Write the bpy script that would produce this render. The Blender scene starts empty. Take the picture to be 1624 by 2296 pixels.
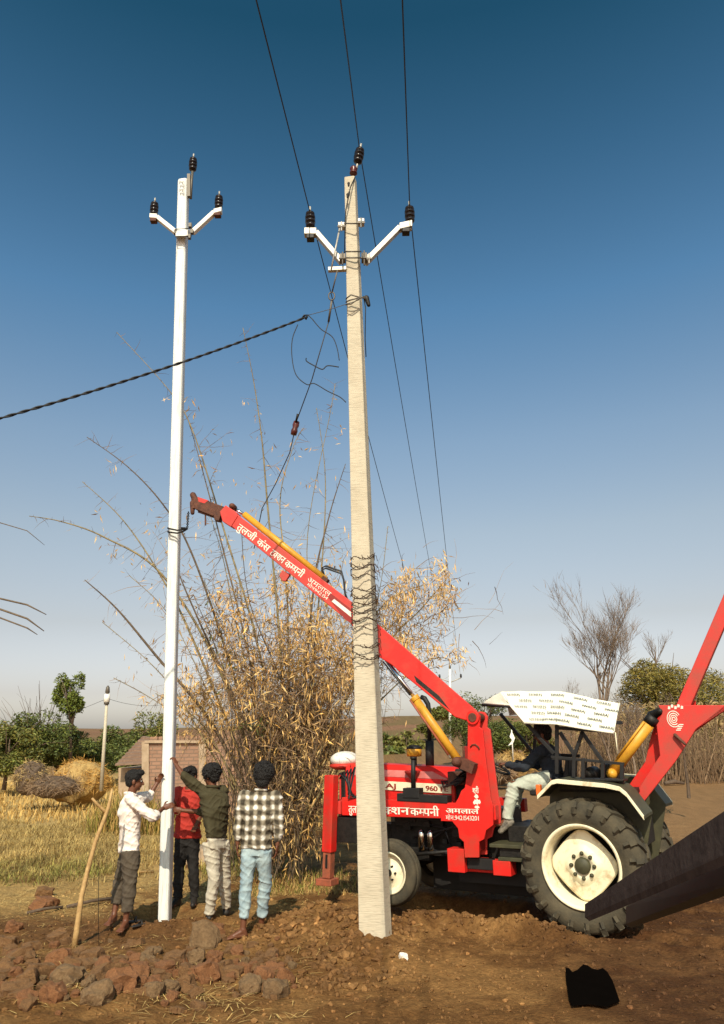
import bpy, bmesh, math, random
import numpy as np
from mathutils import Vector, Matrix, noise as mnoise
random.seed(7); RNG = np.random.default_rng(7)
SC = bpy.context.scene
COL = SC.collection

# ---------------------------------------------------------------- camera, sky, sun, exposure
PITCH, ROLL, EYE, FPX, CPX, CPY = math.radians(17), 0.017, 2.06, 1662.0, 812.0, 1148.0
cam = bpy.data.cameras.new('camera'); camo = bpy.data.objects.new('camera', cam); COL.objects.link(camo)
cam.sensor_fit = 'VERTICAL'; cam.sensor_height = 36; cam.sensor_width = 36 * 1624 / 2296
cam.lens = FPX / 2296 * 36; cam.clip_start = 0.05; cam.clip_end = 4000
V = lambda *a: Vector(a)
FWD = V(0, math.cos(PITCH), math.sin(PITCH)); U0 = V(0, -math.sin(PITCH), math.cos(PITCH)); R0 = V(1, 0, 0)
CU = U0 * math.cos(ROLL) + R0 * math.sin(ROLL); CR = R0 * math.cos(ROLL) - U0 * math.sin(ROLL)
camo.matrix_world = Matrix((( CR.x, CU.x, -FWD.x, 0), (CR.y, CU.y, -FWD.y, 0), (CR.z, CU.z, -FWD.z, EYE), (0, 0, 0, 1)))
SC.camera = camo
SUN_EL, SUN_AZ = math.radians(43), math.radians(3.5)      # the sun stands behind the viewer, a little to the left
world = bpy.data.worlds.new('World'); SC.world = world; world.use_nodes = True
wn = world.node_tree; bg = wn.nodes['Background']
sky = wn.nodes.new('ShaderNodeTexSky'); sky.sky_type = 'NISHITA'; sky.sun_disc = False
sky.sun_elevation = SUN_EL; sky.sun_rotation = math.pi + SUN_AZ
sky.air_density = 1.0; sky.dust_density = 3.0; sky.ozone_density = 3.0; sky.altitude = 0
# dusty pale air low down, deeper blue overhead
wtc = wn.nodes.new('ShaderNodeTexCoord'); wsp = wn.nodes.new('ShaderNodeSeparateXYZ'); wn.links.new(wtc.outputs['Generated'], wsp.inputs[0])
wr = wn.nodes.new('ShaderNodeValToRGB'); wn.links.new(wsp.outputs[2], wr.inputs[0])
for i_, (z_, c_) in enumerate([(0.0, (1.75, 1.55, 1.46)), (0.06, (1.10, .88, .81)), (0.146, (0.94, 0.70, 0.55)), (0.26, (0.94, 0.755, 0.575)), (0.375, (0.78, 0.745, 0.625)), (0.53, (0.43, 0.64, 0.64)), (0.66, (0.225, 0.445, 0.46)), (0.77, (0.085, 0.285, 0.295))]):
    e_ = wr.color_ramp.elements[i_] if i_ < 2 else wr.color_ramp.elements.new(z_)
    e_.position = z_; e_.color = (*[q * 1.6 for q in c_], 1)
wm = wn.nodes.new('ShaderNodeMix'); wm.data_type = 'RGBA'; wm.blend_type = 'MULTIPLY'; wm.inputs[0].default_value = 1
wn.links.new(sky.outputs[0], wm.inputs[6]); wn.links.new(wr.outputs[0], wm.inputs[7]); wn.links.new(wm.outputs[2], bg.inputs[0]); bg.inputs[1].default_value = 0.15
sl = bpy.data.lights.new('sun', 'SUN'); sl.energy = 5.0; sl.angle = math.radians(0.5); sl.color = (1, .88, .70)
so = bpy.data.objects.new('sun', sl); COL.objects.link(so)
sdir = V(math.sin(SUN_AZ) * math.cos(SUN_EL), math.cos(SUN_AZ) * math.cos(SUN_EL), -math.sin(SUN_EL))
so.rotation_euler = sdir.to_track_quat('-Z', 'Y').to_euler(); so.location = -sdir * 60
SC.view_settings.view_transform = 'Standard'; SC.view_settings.look = 'None'
SC.view_settings.exposure = 0.0; SC.view_settings.gamma = 1.0

EYEV = V(0, 0, EYE)
def ray(px, py): return FWD + CR * ((px - CPX) / FPX) + CU * ((CPY - py) / FPX)
def P(px, py, D):                       # the point seen at a pixel of the photograph, D metres ahead
    d = ray(px, py); return EYEV + d * (D / d.y)
def G(px, py, z=0.0):                   # the point of the ground seen there
    d = ray(px, py); return EYEV + d * ((z - EYE) / d.z)

# ---------------------------------------------------------------- materials
def mat(name, col, rough=.6, metal=0., var=.18, scale=6., bump=0., bscale=60., col2=None, lo=.35, hi=.7, stretch=None, spec=.4, attr=None):
    m = bpy.data.materials.new(name); m.use_nodes = True
    n, l = m.node_tree.nodes, m.node_tree.links; b = n['Principled BSDF']
    b.inputs['Roughness'].default_value = rough; b.inputs['Metallic'].default_value = metal
    b.inputs['Specular IOR Level'].default_value = spec
    tc = n.new('ShaderNodeTexCoord'); src = tc.outputs['Object']
    if stretch:
        mp = n.new('ShaderNodeMapping'); mp.inputs['Scale'].default_value = stretch; l.new(src, mp.inputs[0]); src = mp.outputs[0]
    t = n.new('ShaderNodeTexNoise'); t.inputs['Scale'].default_value = scale; t.inputs['Detail'].default_value = 8; t.inputs['Roughness'].default_value = .65
    l.new(src, t.inputs['Vector'])
    r = n.new('ShaderNodeValToRGB'); r.color_ramp.elements[0].position = lo; r.color_ramp.elements[1].position = hi
    c2 = col2 or tuple(c * (1 - var) for c in col)
    r.color_ramp.elements[0].color = (*c2, 1); r.color_ramp.elements[1].color = (*col, 1)
    l.new(t.outputs[0], r.inputs[0]); out = r.outputs[0]
    if attr:
        a = n.new('ShaderNodeAttribute'); a.attribute_name = attr
        mx = n.new('ShaderNodeMix'); mx.data_type = 'RGBA'; mx.blend_type = 'MULTIPLY'; mx.inputs[0].default_value = 1
        l.new(a.outputs['Color'], mx.inputs[6]); l.new(out, mx.inputs[7]); out = mx.outputs[2]
    l.new(out, b.inputs['Base Color'])
    if bump:
        t2 = n.new('ShaderNodeTexNoise'); t2.inputs['Scale'].default_value = bscale; t2.inputs['Detail'].default_value = 6
        l.new(src, t2.inputs['Vector'])
        bp = n.new('ShaderNodeBump'); bp.inputs['Strength'].default_value = bump; bp.inputs['Distance'].default_value = .02
        l.new(t2.outputs[0], bp.inputs['Height']); l.new(bp.outputs[0], b.inputs['Normal'])
    m['b'] = 1
    return m
def sub_rough(m, lo, hi, scale=9):      # uneven gloss
    n, l = m.node_tree.nodes, m.node_tree.links; b = n['Principled BSDF']
    t = n.new('ShaderNodeTexNoise'); t.inputs['Scale'].default_value = scale; t.inputs['Detail'].default_value = 5
    mr = n.new('ShaderNodeMapRange'); mr.inputs[3].default_value = lo; mr.inputs[4].default_value = hi
    l.new(t.outputs[0], mr.inputs[0]); l.new(mr.outputs[0], b.inputs['Roughness']); return m

M = {}
M['red'] = sub_rough(mat('red_paint', (.66, .015, .010), .42, 0, scale=2.4, col2=(.44, .045, .026), lo=.33, hi=.52, bump=.05, bscale=30), .35, .65)
M['redfade'] = sub_rough(mat('faded_red_paint', (.62, .036, .028), .5, 0, scale=3, col2=(.42, .065, .045), lo=.35, hi=.58), .4, .7)
M['redpale'] = mat('reflection_red_paint', (.62, .22, .20), .45, scale=5, col2=(.55, .12, .1))  # pale tone is the hood's reflection put into the colour
M['rust'] = mat('rusty_steel', (.16, .06, .035), .75, .2, scale=14, col2=(.07, .03, .02), bump=.3, bscale=50)
M['orange'] = mat('worn_orange_steel', (.45, .11, .05), .65, 0, scale=12, col2=(.2, .07, .04))
M['yellow'] = mat('yellow_paint', (.66, .33, .03), .45, 0, scale=7, col2=(.46, .22, .03), lo=.3, hi=.55, bump=.05)
M['black'] = mat('black_paint', (.016, .014, .013), .6, 0, scale=8, col2=(.008, .008, .008))
M['dark'] = mat('oily_black_metal', (.028, .024, .02), .55, .3, scale=16, col2=(.010, .009, .008), bump=.2)
M['brownsteel'] = mat('dark_brown_steel', (.085, .060, .050), .9, 0, scale=9, col2=(.055, .038, .032), lo=.4, hi=.62, bump=.25, bscale=30, spec=.08)
M['chrome'] = mat('chrome_rod', (.75, .74, .72), .12, 1, var=.1)
M['cream'] = sub_rough(mat('cream_paint', (.80, .72, .50), .4, 0, scale=7, col2=(.50, .38, .22), lo=.30, hi=.47, bump=.05), .35, .7)
M['tyre'] = mat('dusty_tyre_rubber', (.098, .078, .046), .9, 0, scale=5, col2=(.042, .036, .024), bump=.25, bscale=45)
M['olive'] = mat('olive_green_metal', (.07, .065, .03), .6, 0, scale=9, col2=(.04, .038, .02))
M['white'] = mat('white_paint', (.82, .78, .70), .5, 0, scale=10, col2=(.70, .64, .54), lo=.25, hi=.5)
M['glasslamp'] = mat('orange_lamp_lens', (.8, .16, .03), .25, var=.1)
M['canvas'] = mat('white_canopy_sheet', (.86, .83, .70), .6, 0, var=.08, scale=5, bump=.08, bscale=14)
M['print'] = mat('grey_print', (.10, .095, .06), .7, 0, scale=30, var=.4)
M['letter'] = mat('pale_lettering_paint', (.84, .78, .66), .6, 0, scale=60, col2=(.80, .55, .45), lo=.3, hi=.5)
M['letterred'] = mat('dark_red_shadow', (.30, .02, .015), .5, 0, scale=30)
M['rubber'] = mat('black_hose_rubber', (.015, .015, .017), .45)
M['whitepole'] = mat('whitewashed_concrete', (.76, .76, .72), .7, 0, scale=3, col2=(.50, .48, .42), lo=.28, hi=.48, bump=.1, bscale=20, stretch=(9, 9, .7))
M['galv'] = mat('galvanised_steel', (.55, .52, .46), .5, .35, scale=20, col2=(.36, .33, .28))
M['galvdark'] = mat('dull_steel_hardware', (.14, .12, .095), .55, .4, scale=20)
M['porcelain'] = mat('black_brown_porcelain', (.020, .013, .012), .22, 0, var=.3)
M['porcred'] = mat('red_brown_porcelain', (.12, .025, .018), .3, 0, var=.4)
M['wire'] = mat('dark_wire', (.02, .02, .022), .6)
M['wiregrey'] = mat('grey_wire', (.09, .085, .08), .5, .3)
M['barb'] = mat('rusty_barbed_wire', (.07, .04, .025), .7, .2)
M['culm'] = mat('bamboo_culm', (.30, .23, .10), .6, 0, scale=9, col2=(.13, .10, .05), lo=.35, hi=.65)
M['culmdark'] = mat('old_bamboo_culm', (.19, .13, .075), .7, 0, scale=12, col2=(.07, .05, .033))
M['twig'] = mat('dry_twig', (.34, .22, .12), .8, 0, scale=8, col2=(.17, .105, .06))
M['dryleaf'] = mat('dry_bamboo_leaf', (.80, .57, .25), .75, 0, scale=3.5, col2=(.54, .36, .14), attr='Col')
M['leaf'] = mat('green_leaf', (.135, .150, .036), .6, 0, scale=2, col2=(.08, .095, .024), attr='Col')
M['straw'] = mat('straw', (.62, .46, .19), .8, 0, scale=5, col2=(.42, .28, .10), attr='Col')
M['hay'] = mat('hay', (.52, .34, .12), .85, 0, scale=12, col2=(.30, .18, .06), bump=.6)
M['bark'] = mat('bark', (.15, .10, .065), .85, 0, scale=18, col2=(.075, .05, .032), bump=.4)
M['palebark'] = mat('pale_bark', (.26, .19, .135), .85, 0, scale=18, col2=(.15, .105, .075))
M['stick'] = mat('peeled_wood', (.55, .36, .15), .65, 0, scale=20, col2=(.36, .21, .08), bump=.2)
M['stone'] = mat('dusty_brick_stone', (.235, .122, .048), .95, 0, scale=14, col2=(.13, .062, .024), bump=.6, bscale=40)
M['stonered'] = mat('red_brick_rubble', (.27, .118, .046), .95, 0, scale=14, col2=(.16, .066, .026), bump=.6, bscale=40)
M['stonegrey'] = mat('grey_stone', (.225, .135, .064), .95, 0, scale=10, col2=(.13, .075, .034), bump=.5, bscale=40)
M['skin'] = mat('brown_skin', (.16, .060, .028), .5, 0, scale=12, col2=(.12, .042, .02))
M['skinpale'] = mat('lighter_brown_skin', (.24, .10, .055), .5, 0, scale=12, col2=(.19, .075, .04))
M['hair'] = mat('black_hair', (.010, .008, .007), .55, 0, scale=60, bump=.8, bscale=120)
M['eye'] = mat('eye', (.5, .48, .44), .2)
def concrete():
    m = mat('cast_concrete', (.60, .53, .40), .85, 0, scale=2.5, col2=(.47, .40, .29), lo=.3, hi=.7)
    n, l = m.node_tree.nodes, m.node_tree.links; b = n['Principled BSDF']
    tc = n.new('ShaderNodeTexCoord'); mp = n.new('ShaderNodeMapping'); mp.inputs['Scale'].default_value = (6, 6, 60)
    l.new(tc.outputs['Object'], mp.inputs[0])
    t = n.new('ShaderNodeTexNoise'); t.inputs['Scale'].default_value = 1.6; t.inputs['Detail'].default_value = 4; l.new(mp.outputs[0], t.inputs[0])
    bp = n.new('ShaderNodeBump'); bp.inputs['Strength'].default_value = .5; bp.inputs['Distance'].default_value = .01
    l.new(t.outputs[0], bp.inputs['Height']); l.new(bp.outputs[0], b.inputs['Normal'])
    old = b.inputs['Base Color'].links[0].from_socket
    mr = n.new('ShaderNodeMapRange'); mr.inputs[1].default_value = .25; mr.inputs[2].default_value = .5; mr.inputs[3].default_value = .72; mr.inputs[4].default_value = 1
    l.new(t.outputs[0], mr.inputs[0]); mx = n.new('ShaderNodeMix'); mx.data_type = 'RGBA'; mx.blend_type = 'MULTIPLY'; mx.inputs[0].default_value = 1
    l.new(old, mx.inputs[6]); l.new(mr.outputs[0], mx.inputs[7]); l.new(mx.outputs[2], b.inputs['Base Color']); return m
M['concrete'] = concrete()
def plaid():
    m = mat('checked_cotton', (.80, .77, .70), .85, bump=.1)
    n, l = m.node_tree.nodes, m.node_tree.links; b = n['Principled BSDF']
    tc = n.new('ShaderNodeTexCoord'); sp = n.new('ShaderNodeSeparateXYZ')
    dn = n.new('ShaderNodeTexNoise'); dn.inputs['Scale'].default_value = 7; dn.inputs['Detail'].default_value = 3; l.new(tc.outputs['Object'], dn.inputs[0])
    dm = n.new('ShaderNodeVectorMath'); dm.operation = 'MULTIPLY_ADD'; dm.inputs[1].default_value = (.06, .06, .06); l.new(dn.outputs['Color'], dm.inputs[0]); l.new(tc.outputs['Object'], dm.inputs[2]); l.new(dm.outputs[0], sp.inputs[0])
    outs = []
    for ax, per in ((0, .096), (2, .104)):
        a = n.new('ShaderNodeMath'); a.operation = 'MULTIPLY'; a.inputs[1].default_value = 2 * math.pi / per; l.new(sp.outputs[ax], a.inputs[0])
        s = n.new('ShaderNodeMath'); s.operation = 'SINE'; l.new(a.outputs[0], s.inputs[0])
        mr = n.new('ShaderNodeMapRange'); mr.inputs[1].default_value = -.85; mr.inputs[2].default_value = .5; mr.inputs[3].default_value = 0; mr.inputs[4].default_value = .5
        l.new(s.outputs[0], mr.inputs[0]); outs.append(mr.outputs[0])
    ad = n.new('ShaderNodeMath'); ad.operation = 'ADD'; l.new(outs[0], ad.inputs[0]); l.new(outs[1], ad.inputs[1])
    r = n.new('ShaderNodeValToRGB'); e = r.color_ramp.elements
    e[0].position = .0; e[0].color = (.74, .71, .65, 1); e[1].position = 1.; e[1].color = (.045, .035, .022, 1)
    q = e.new(.5); q.color = (.24, .20, .14, 1); q = e.new(.12); q.color = (.66, .62, .55, 1)
    l.new(ad.outputs[0], r.inputs[0]); l.new(r.outputs[0], b.inputs['Base Color']); return m
M['plaid'] = plaid()
M['shirtwhite'] = mat('pale_pink_cotton', (.80, .70, .62), .85, var=.08, scale=8, bump=.15, bscale=25)
M['shirtred'] = mat('red_cotton', (.48, .035, .022), .85, var=.3, scale=8, bump=.15, bscale=25)
M['shirtolive'] = mat('olive_cotton', (.052, .042, .016), .85, var=.25, scale=8, bump=.15, bscale=25)
M['shirtnavy'] = mat('dark_navy_cotton', (.018, .024, .035), .85, var=.25, scale=8)
M['trgrey'] = mat('grey_brown_trouser_cloth', (.095, .072, .048), .85, scale=14, col2=(.06, .045, .03), bump=.2, bscale=40)
M['trblack'] = mat('black_trouser_cloth', (.012, .010, .009), .85)
M['trcream'] = mat('faded_cream_denim', (.56, .51, .41), .85, scale=12, col2=(.47, .42, .32), bump=.2, bscale=40)
M['trblue'] = mat('light_blue_denim', (.44, .53, .53), .85, scale=7, col2=(.20, .28, .32), bump=.2, bscale=40)
M['trmint'] = mat('pale_grey_green_cloth', (.52, .55, .46), .85, scale=8, col2=(.38, .41, .33), bump=.2, bscale=40)
M['shoe'] = mat('dark_leather', (.02, .016, .013), .6)
M['sole'] = mat('grey_shoe', (.30, .26, .2), .7, scale=25, col2=(.05, .045, .04))
M['cloth'] = mat('shadow_black', (.004, .003, .0025), 1., spec=0)  # black of the sheet that stands in for a ground shadow

# ---------------------------------------------------------------- mesh building
def wloc(o):
    l = V(0, 0, 0)
    while o is not None: l += o.location; o = o.parent
    return l
def tag(o, label=None, cat=None, group=None, kind=None):
    for k, v in (('label', label), ('category', cat), ('group', group), ('kind', kind)):
        if v: o[k] = v
    return o
def thing(name, label, cat, loc, group=None):
    o = bpy.data.objects.new(name, None); COL.objects.link(o); o.location = loc; o.empty_display_size = .2
    return tag(o, label, cat, group)
def basis(d):
    d = Vector(d).normalized(); a = V(0, 0, 1) if abs(d.z) < .9 else V(1, 0, 0)
    x = d.cross(a).normalized(); return x, d.cross(x).normalized(), d
TMP = bpy.data.scenes.new('workshop')           # empty helper scene in which shapes are merged, removed at the end
class MB:
    def __init__(s): s.v = []; s.f = []; s.sm = []
    def add(s, vs, fs, smooth=False):
        o = len(s.v); s.v += [tuple(v) for v in vs]; s.f += [tuple(i + o for i in f) for f in fs]; s.sm += [smooth] * len(fs); return s
    def hexa(s, b, t):                  # four bottom corners, four top corners
        return s.add(list(b) + list(t), [(3, 2, 1, 0), (4, 5, 6, 7), (0, 1, 5, 4), (1, 2, 6, 5), (2, 3, 7, 6), (3, 0, 4, 7)])
    def box(s, c, ex, ey, ez):          # centre, three half-extent vectors
        c, ex, ey, ez = map(Vector, (c, ex, ey, ez)); q = [(-1, -1), (1, -1), (1, 1), (-1, 1)]
        return s.hexa([c + ex * a + ey * b - ez for a, b in q], [c + ex * a + ey * b + ez for a, b in q])
    def bar(s, p0, p1, w, h, side=None):  # rectangular bar; side = direction of its width
        p0, p1 = Vector(p0), Vector(p1); d = (p1 - p0)
        if side is None: x, y, _ = basis(d)
        else:
            y = d.cross(Vector(side)).normalized(); x = y.cross(d).normalized()
        return s.box((p0 + p1) / 2, x * (w / 2), y * (h / 2), d / 2)
    def prism(s, poly, off):
        poly = [Vector(p) for p in poly]; off = Vector(off); n = len(poly)
        return s.add(poly + [p + off for p in poly], [tuple(range(n)), tuple(range(2 * n - 1, n - 1, -1))] + [(i, i + n, (i + 1) % n + n, (i + 1) % n) for i in range(n)])
    def tube(s, path, r, seg=8, smooth=True, cap=True):
        path = [Vector(p) for p in path]; n = len(path)
        rs = list(r) if hasattr(r, '__len__') else [r] * n
        vs = []; px = None
        for i, p in enumerate(path):
            d = path[min(i + 1, n - 1)] - path[max(i - 1, 0)]
            if d.length < 1e-9: d = V(0, 0, 1)
            d.normalize()
            if px is None: px = basis(d)[0]
            px = (px - d * px.dot(d)); px = px.normalized() if px.length > 1e-6 else basis(d)[0]
            py = d.cross(px)
            for k in range(seg):
                a = 2 * math.pi * k / seg; vs.append(p + px * (rs[i] * math.cos(a)) + py * (rs[i] * math.sin(a)))
        fs = [(i * seg + k, i * seg + (k + 1) % seg, (i + 1) * seg + (k + 1) % seg, (i + 1) * seg + k) for i in range(n - 1) for k in range(seg)]
        s.add(vs, fs, smooth)
        if cap:
            o = len(s.v) - len(vs); s.f += [tuple(o + k for k in range(seg - 1, -1, -1)), tuple(o + (n - 1) * seg + k for k in range(seg))]; s.sm += [False] * 2
        return s
    def lathe(s, prof, c, axis, seg=32, smooth=True, cap=True):   # profile of (distance along axis, radius)
        x, y, d = basis(axis); c = Vector(c); vs = []
        for a, r in prof:
            for k in range(seg):
                t = 2 * math.pi * k / seg; vs.append(c + d * a + x * (r * math.cos(t)) + y * (r * math.sin(t)))
        n = len(prof)
        s.add(vs, [(i * seg + k, i * seg + (k + 1) % seg, (i + 1) * seg + (k + 1) % seg, (i + 1) * seg + k) for i in range(n - 1) for k in range(seg)], smooth)
        if cap:
            o = len(s.v) - len(vs); s.f += [tuple(o + k for k in range(seg - 1, -1, -1)), tuple(o + (n - 1) * seg + k for k in range(seg))]; s.sm += [False] * 2
        return s
    def ell(s, c, rx, ry, rz, seg=14, rings=9):   # ellipsoid with three axis vectors
        c, rx, ry, rz = map(Vector, (c, rx, ry, rz)); vs = [c - rz]
        for i in range(1, rings):
            a = -math.pi / 2 + math.pi * i / rings
            for k in range(seg):
                t = 2 * math.pi * k / seg; vs.append(c + rz * math.sin(a) + (rx * math.cos(t) + ry * math.sin(t)) * math.cos(a))
        vs.append(c + rz); n = len(vs)
        fs = [(0, 1 + (k + 1) % seg, 1 + k) for k in range(seg)]
        for i in range(rings - 2):
            fs += [(1 + i * seg + k, 1 + i * seg + (k + 1) % seg, 1 + (i + 1) * seg + (k + 1) % seg, 1 + (i + 1) * seg + k) for k in range(seg)]
        o = 1 + (rings - 2) * seg
        fs += [(o + k, o + (k + 1) % seg, n - 1) for k in range(seg)]
        return s.add(vs, fs, True)
    def cap2(s, p0, p1, r0, r1, seg=12):          # limb: tapered, round ended
        p0, p1 = Vector(p0), Vector(p1); d = (p1 - p0).normalized(); path = []; rs = []
        for a in (-85, -60, -30): t = math.radians(a); path.append(p0 + d * (r0 * math.sin(t))); rs.append(r0 * math.cos(t))
        for k in range(5): path.append(p0.lerp(p1, k / 4)); rs.append(r0 + (r1 - r0) * k / 4)
        for a in (30, 60, 85): t = math.radians(a); path.append(p1 + d * (r1 * math.sin(t))); rs.append(r1 * math.cos(t))
        return s.tube(path, rs, seg)
    def loft(s, rings, seg=18):                   # rings of (centre, half-width vector, half-depth vector)
        vs = []
        for c, a, b in rings:
            c, a, b = Vector(c), Vector(a), Vector(b)
            for k in range(seg):
                t = 2 * math.pi * k / seg; ct, st = math.cos(t), math.sin(t)
                ct = math.copysign(abs(ct) ** .85, ct); st = math.copysign(abs(st) ** .85, st)
                vs.append(c + a * ct + b * st)
        n = len(rings)
        fs = [(i * seg + k, i * seg + (k + 1) % seg, (i + 1) * seg + (k + 1) % seg, (i + 1) * seg + k) for i in range(n - 1) for k in range(seg)]
        fs += [tuple(range(seg - 1, -1, -1)), tuple((n - 1) * seg + k for k in range(seg))]
        return s.add(vs, fs, True)
    def mesh(s, name, off=V(0, 0, 0)):
        me = bpy.data.meshes.new(name); me.from_pydata([(a - off.x, b - off.y, c - off.z) for a, b, c in s.v], [], s.f)
        me.polygons.foreach_set('use_smooth', s.sm); me.update(); return me
    def build(s, name, m, parent=None, bevel=0., remesh=0., smooth=0, wrinkle=0., wscale=9., loc=None, wstretch=(1, 1, .45), fold=False):
        off = wloc(parent) if parent is not None else (Vector(loc) if loc is not None else V(0, 0, 0))
        me = s.mesh(name, off); o = bpy.data.objects.new(name, me); (COL if not remesh else TMP.collection).objects.link(o)
        if remesh:
            bm = bmesh.new(); bm.from_mesh(me); bmesh.ops.recalc_face_normals(bm, faces=bm.faces); bm.to_mesh(me); bm.free()
            r = o.modifiers.new('r', 'REMESH'); r.mode = 'VOXEL'; r.voxel_size = remesh; r.use_smooth_shade = True
            if smooth: q = o.modifiers.new('s', 'SMOOTH'); q.iterations = smooth; q.factor = .5
            with bpy.context.temp_override(scene=TMP, view_layer=TMP.view_layers[0]):
                dg = bpy.context.evaluated_depsgraph_get(); dg.update(); nm = bpy.data.meshes.new_from_object(o.evaluated_get(dg))
            TMP.collection.objects.unlink(o); COL.objects.link(o)
            o.modifiers.clear(); o.data = nm; bpy.data.meshes.remove(me); me = nm; me.name = name
            if wrinkle:
                nv = len(me.vertices); co, no = np.empty(nv * 3), np.empty(nv * 3)
                me.vertices.foreach_get('co', co); me.vertices.foreach_get('normal', no); ks = np.empty(nv); o_ = off.x * 5
                for vi, (x_, y_, z_) in enumerate(co.reshape(-1, 3)):
                    if fold:                     # cloth: sharp diagonal creases over broad soft folds
                        a_ = mnoise.noise(V(x_ * 4 + o_, y_ * 4, z_ * 13 + x_ * 5)); b_ = mnoise.noise(V(x_ * 9 - z_ * 4, y_ * 9 + o_, z_ * 8 - x_ * 9)); c_ = mnoise.noise(V(x_ * 5 + 7, y_ * 5 + o_, z_ * 3))
                        ks[vi] = (1 - min(abs(a_) * 2.6, 1)) ** 1.6 * .9 + (1 - min(abs(b_) * 3.2, 1)) ** 2 * .5 + c_ * .9 - .35
                    else:
                        q = V(x_ * wstretch[0], y_ * wstretch[1], z_ * wstretch[2]) * wscale + V(3.1, 1.7, o_)
                        ks[vi] = 1 - 2 * abs(mnoise.noise(q) + .5 * mnoise.noise(V(q.x * .6 + q.z * 1.9, q.y * 2, q.z * 2.3 - q.x * 1.3)))
                me.vertices.foreach_set('co', (co.reshape(-1, 3) + no.reshape(-1, 3) * (wrinkle * ks)[:, None]).ravel()); me.update()
            me.polygons.foreach_set('use_smooth', [True] * len(me.polygons)); me.update()
        elif bevel:
            b = o.modifiers.new('bevel', 'BEVEL'); b.width = bevel; b.segments = 2; b.limit_method = 'ANGLE'; b.angle_limit = math.radians(40)
        me.materials.clear(); me.materials.append(M[m])
        if parent is not None: o.parent = parent
        elif loc is not None: o.location = loc
        return o
def npmesh(name, vs, faces, m, parent=None, smooth=False, cols=None, loc=None):
    """vs (n,3) array, faces (k,c) array of indices; cols (n,3) per-vertex tint"""
    off = wloc(parent) if parent is not None else (Vector(loc) if loc is not None else V(0, 0, 0))
    me = bpy.data.meshes.new(name); n, (k, c) = len(vs), faces.shape
    me.vertices.add(n); me.vertices.foreach_set('co', (np.asarray(vs, float) - np.array(off)).astype(np.float32).ravel())
    me.loops.add(k * c); me.loops.foreach_set('vertex_index', faces.astype(np.int32).ravel())
    me.polygons.add(k); me.polygons.foreach_set('loop_start', np.arange(k, dtype=np.int32) * c)
    me.polygons.foreach_set('use_smooth', np.full(k, smooth)); me.update(calc_edges=True)
    if cols is not None:
        a = me.color_attributes.new('Col', 'FLOAT_COLOR', 'POINT'); a.data.foreach_set('color', np.concatenate([cols, np.ones((n, 1))], 1).astype(np.float32).ravel())
    me.materials.append(M[m]); o = bpy.data.objects.new(name, me); COL.objects.link(o)
    if parent is not None: o.parent = parent
    elif loc is not None: o.location = loc
    return o

# ---------------------------------------------------------------- lettering
_gl = {}
def glyph(tok):
    if tok in _gl: return _gl[tok]
    half = tok.endswith('~'); s = tok.rstrip('~')
    c = bpy.data.curves.new('t', 'FONT'); c.body = s; c.resolution_u = 3; o = bpy.data.objects.new('t', c); COL.objects.link(o)
    bpy.context.view_layer.update(); me = bpy.data.meshes.new_from_object(o.evaluated_get(bpy.context.evaluated_depsgraph_get()))
    bpy.data.objects.remove(o); bpy.data.curves.remove(c)
    bm = bmesh.new(); bm.from_mesh(me); w = max([v.co.x for v in bm.verts] or [.3])
    if half:
        w -= .17; bmesh.ops.bisect_plane(bm, geom=bm.verts[:] + bm.edges[:] + bm.faces[:], plane_co=(w, 0, 0), plane_no=(1, 0, 0), clear_outer=True)
    bm.verts.index_update(); r = ([tuple(v.co) for v in bm.verts], [tuple(v.index for v in f.verts) for f in bm.faces], w); bm.free(); bpy.data.meshes.remove(me)
    _gl[tok] = r; return r
def write(mb, toks, org, right, up, size, width=None, bold=True, gap=.0):
    right, up = Vector(right).normalized(), Vector(up).normalized(); lay = []; x = 0
    for t in toks:
        if t == ' ': x += .3; continue
        vs, fs, w = glyph(t); lay.append((vs, fs, x)); x += w + gap
    kx = size if width is None else width / x
    nrm = right.cross(up) * .0012
    for dx, k in (((0, 0), (.028, 1), (-.02, 2)) if bold else ((0, 0),)):
        for vs, fs, x0 in lay: mb.add([Vector(org) + right * ((v[0] + x0 + dx) * kx) + up * (v[1] * size) + nrm * k for v in vs], fs)
    return mb

# ---------------------------------------------------------------- the ground
def _h(ix, iy, s):
    n = (ix.astype(np.int64) * 374761393 + iy.astype(np.int64) * 668265263 + s * 982451653) & 0xffffffff
    n = ((n ^ (n >> 13)) * 1274126177) & 0xffffffff; return ((n ^ (n >> 16)) & 0xffff) / 65535.0
def vn(x, y, s=0):
    x, y = np.asarray(x, float), np.asarray(y, float); ix, iy = np.floor(x), np.floor(y); fx, fy = x - ix, y - iy
    fx, fy = fx * fx * (3 - 2 * fx), fy * fy * (3 - 2 * fy)
    return (_h(ix, iy, s) * (1 - fx) + _h(ix + 1, iy, s) * fx) * (1 - fy) + (_h(ix, iy + 1, s) * (1 - fx) + _h(ix + 1, iy + 1, s) * fx) * fy
def fbm(x, y, s=0, o=4):
    r, a, t = 0, 1., 0
    for i in range(o): r = r + a * vn(x * 2 ** i, y * 2 ** i, s + i); t += a; a *= .5
    return r / t
def sst(a, b, x): t = np.clip((x - a) / (b - a), 0, 1); return t * t * (3 - 2 * t)
def segd(x, y, pts):
    d = np.full(np.shape(x), 1e9)
    for (ax, ay), (bx, by) in zip(pts[:-1], pts[1:]):
        t = np.clip(((x - ax) * (bx - ax) + (y - ay) * (by - ay)) / ((bx - ax) ** 2 + (by - ay) ** 2), 0, 1)
        d = np.minimum(d, np.hypot(x - ax - t * (bx - ax), y - ay - t * (by - ay)))
    return d
gp = lambda px, py: tuple(G(px, py))[:2]
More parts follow.
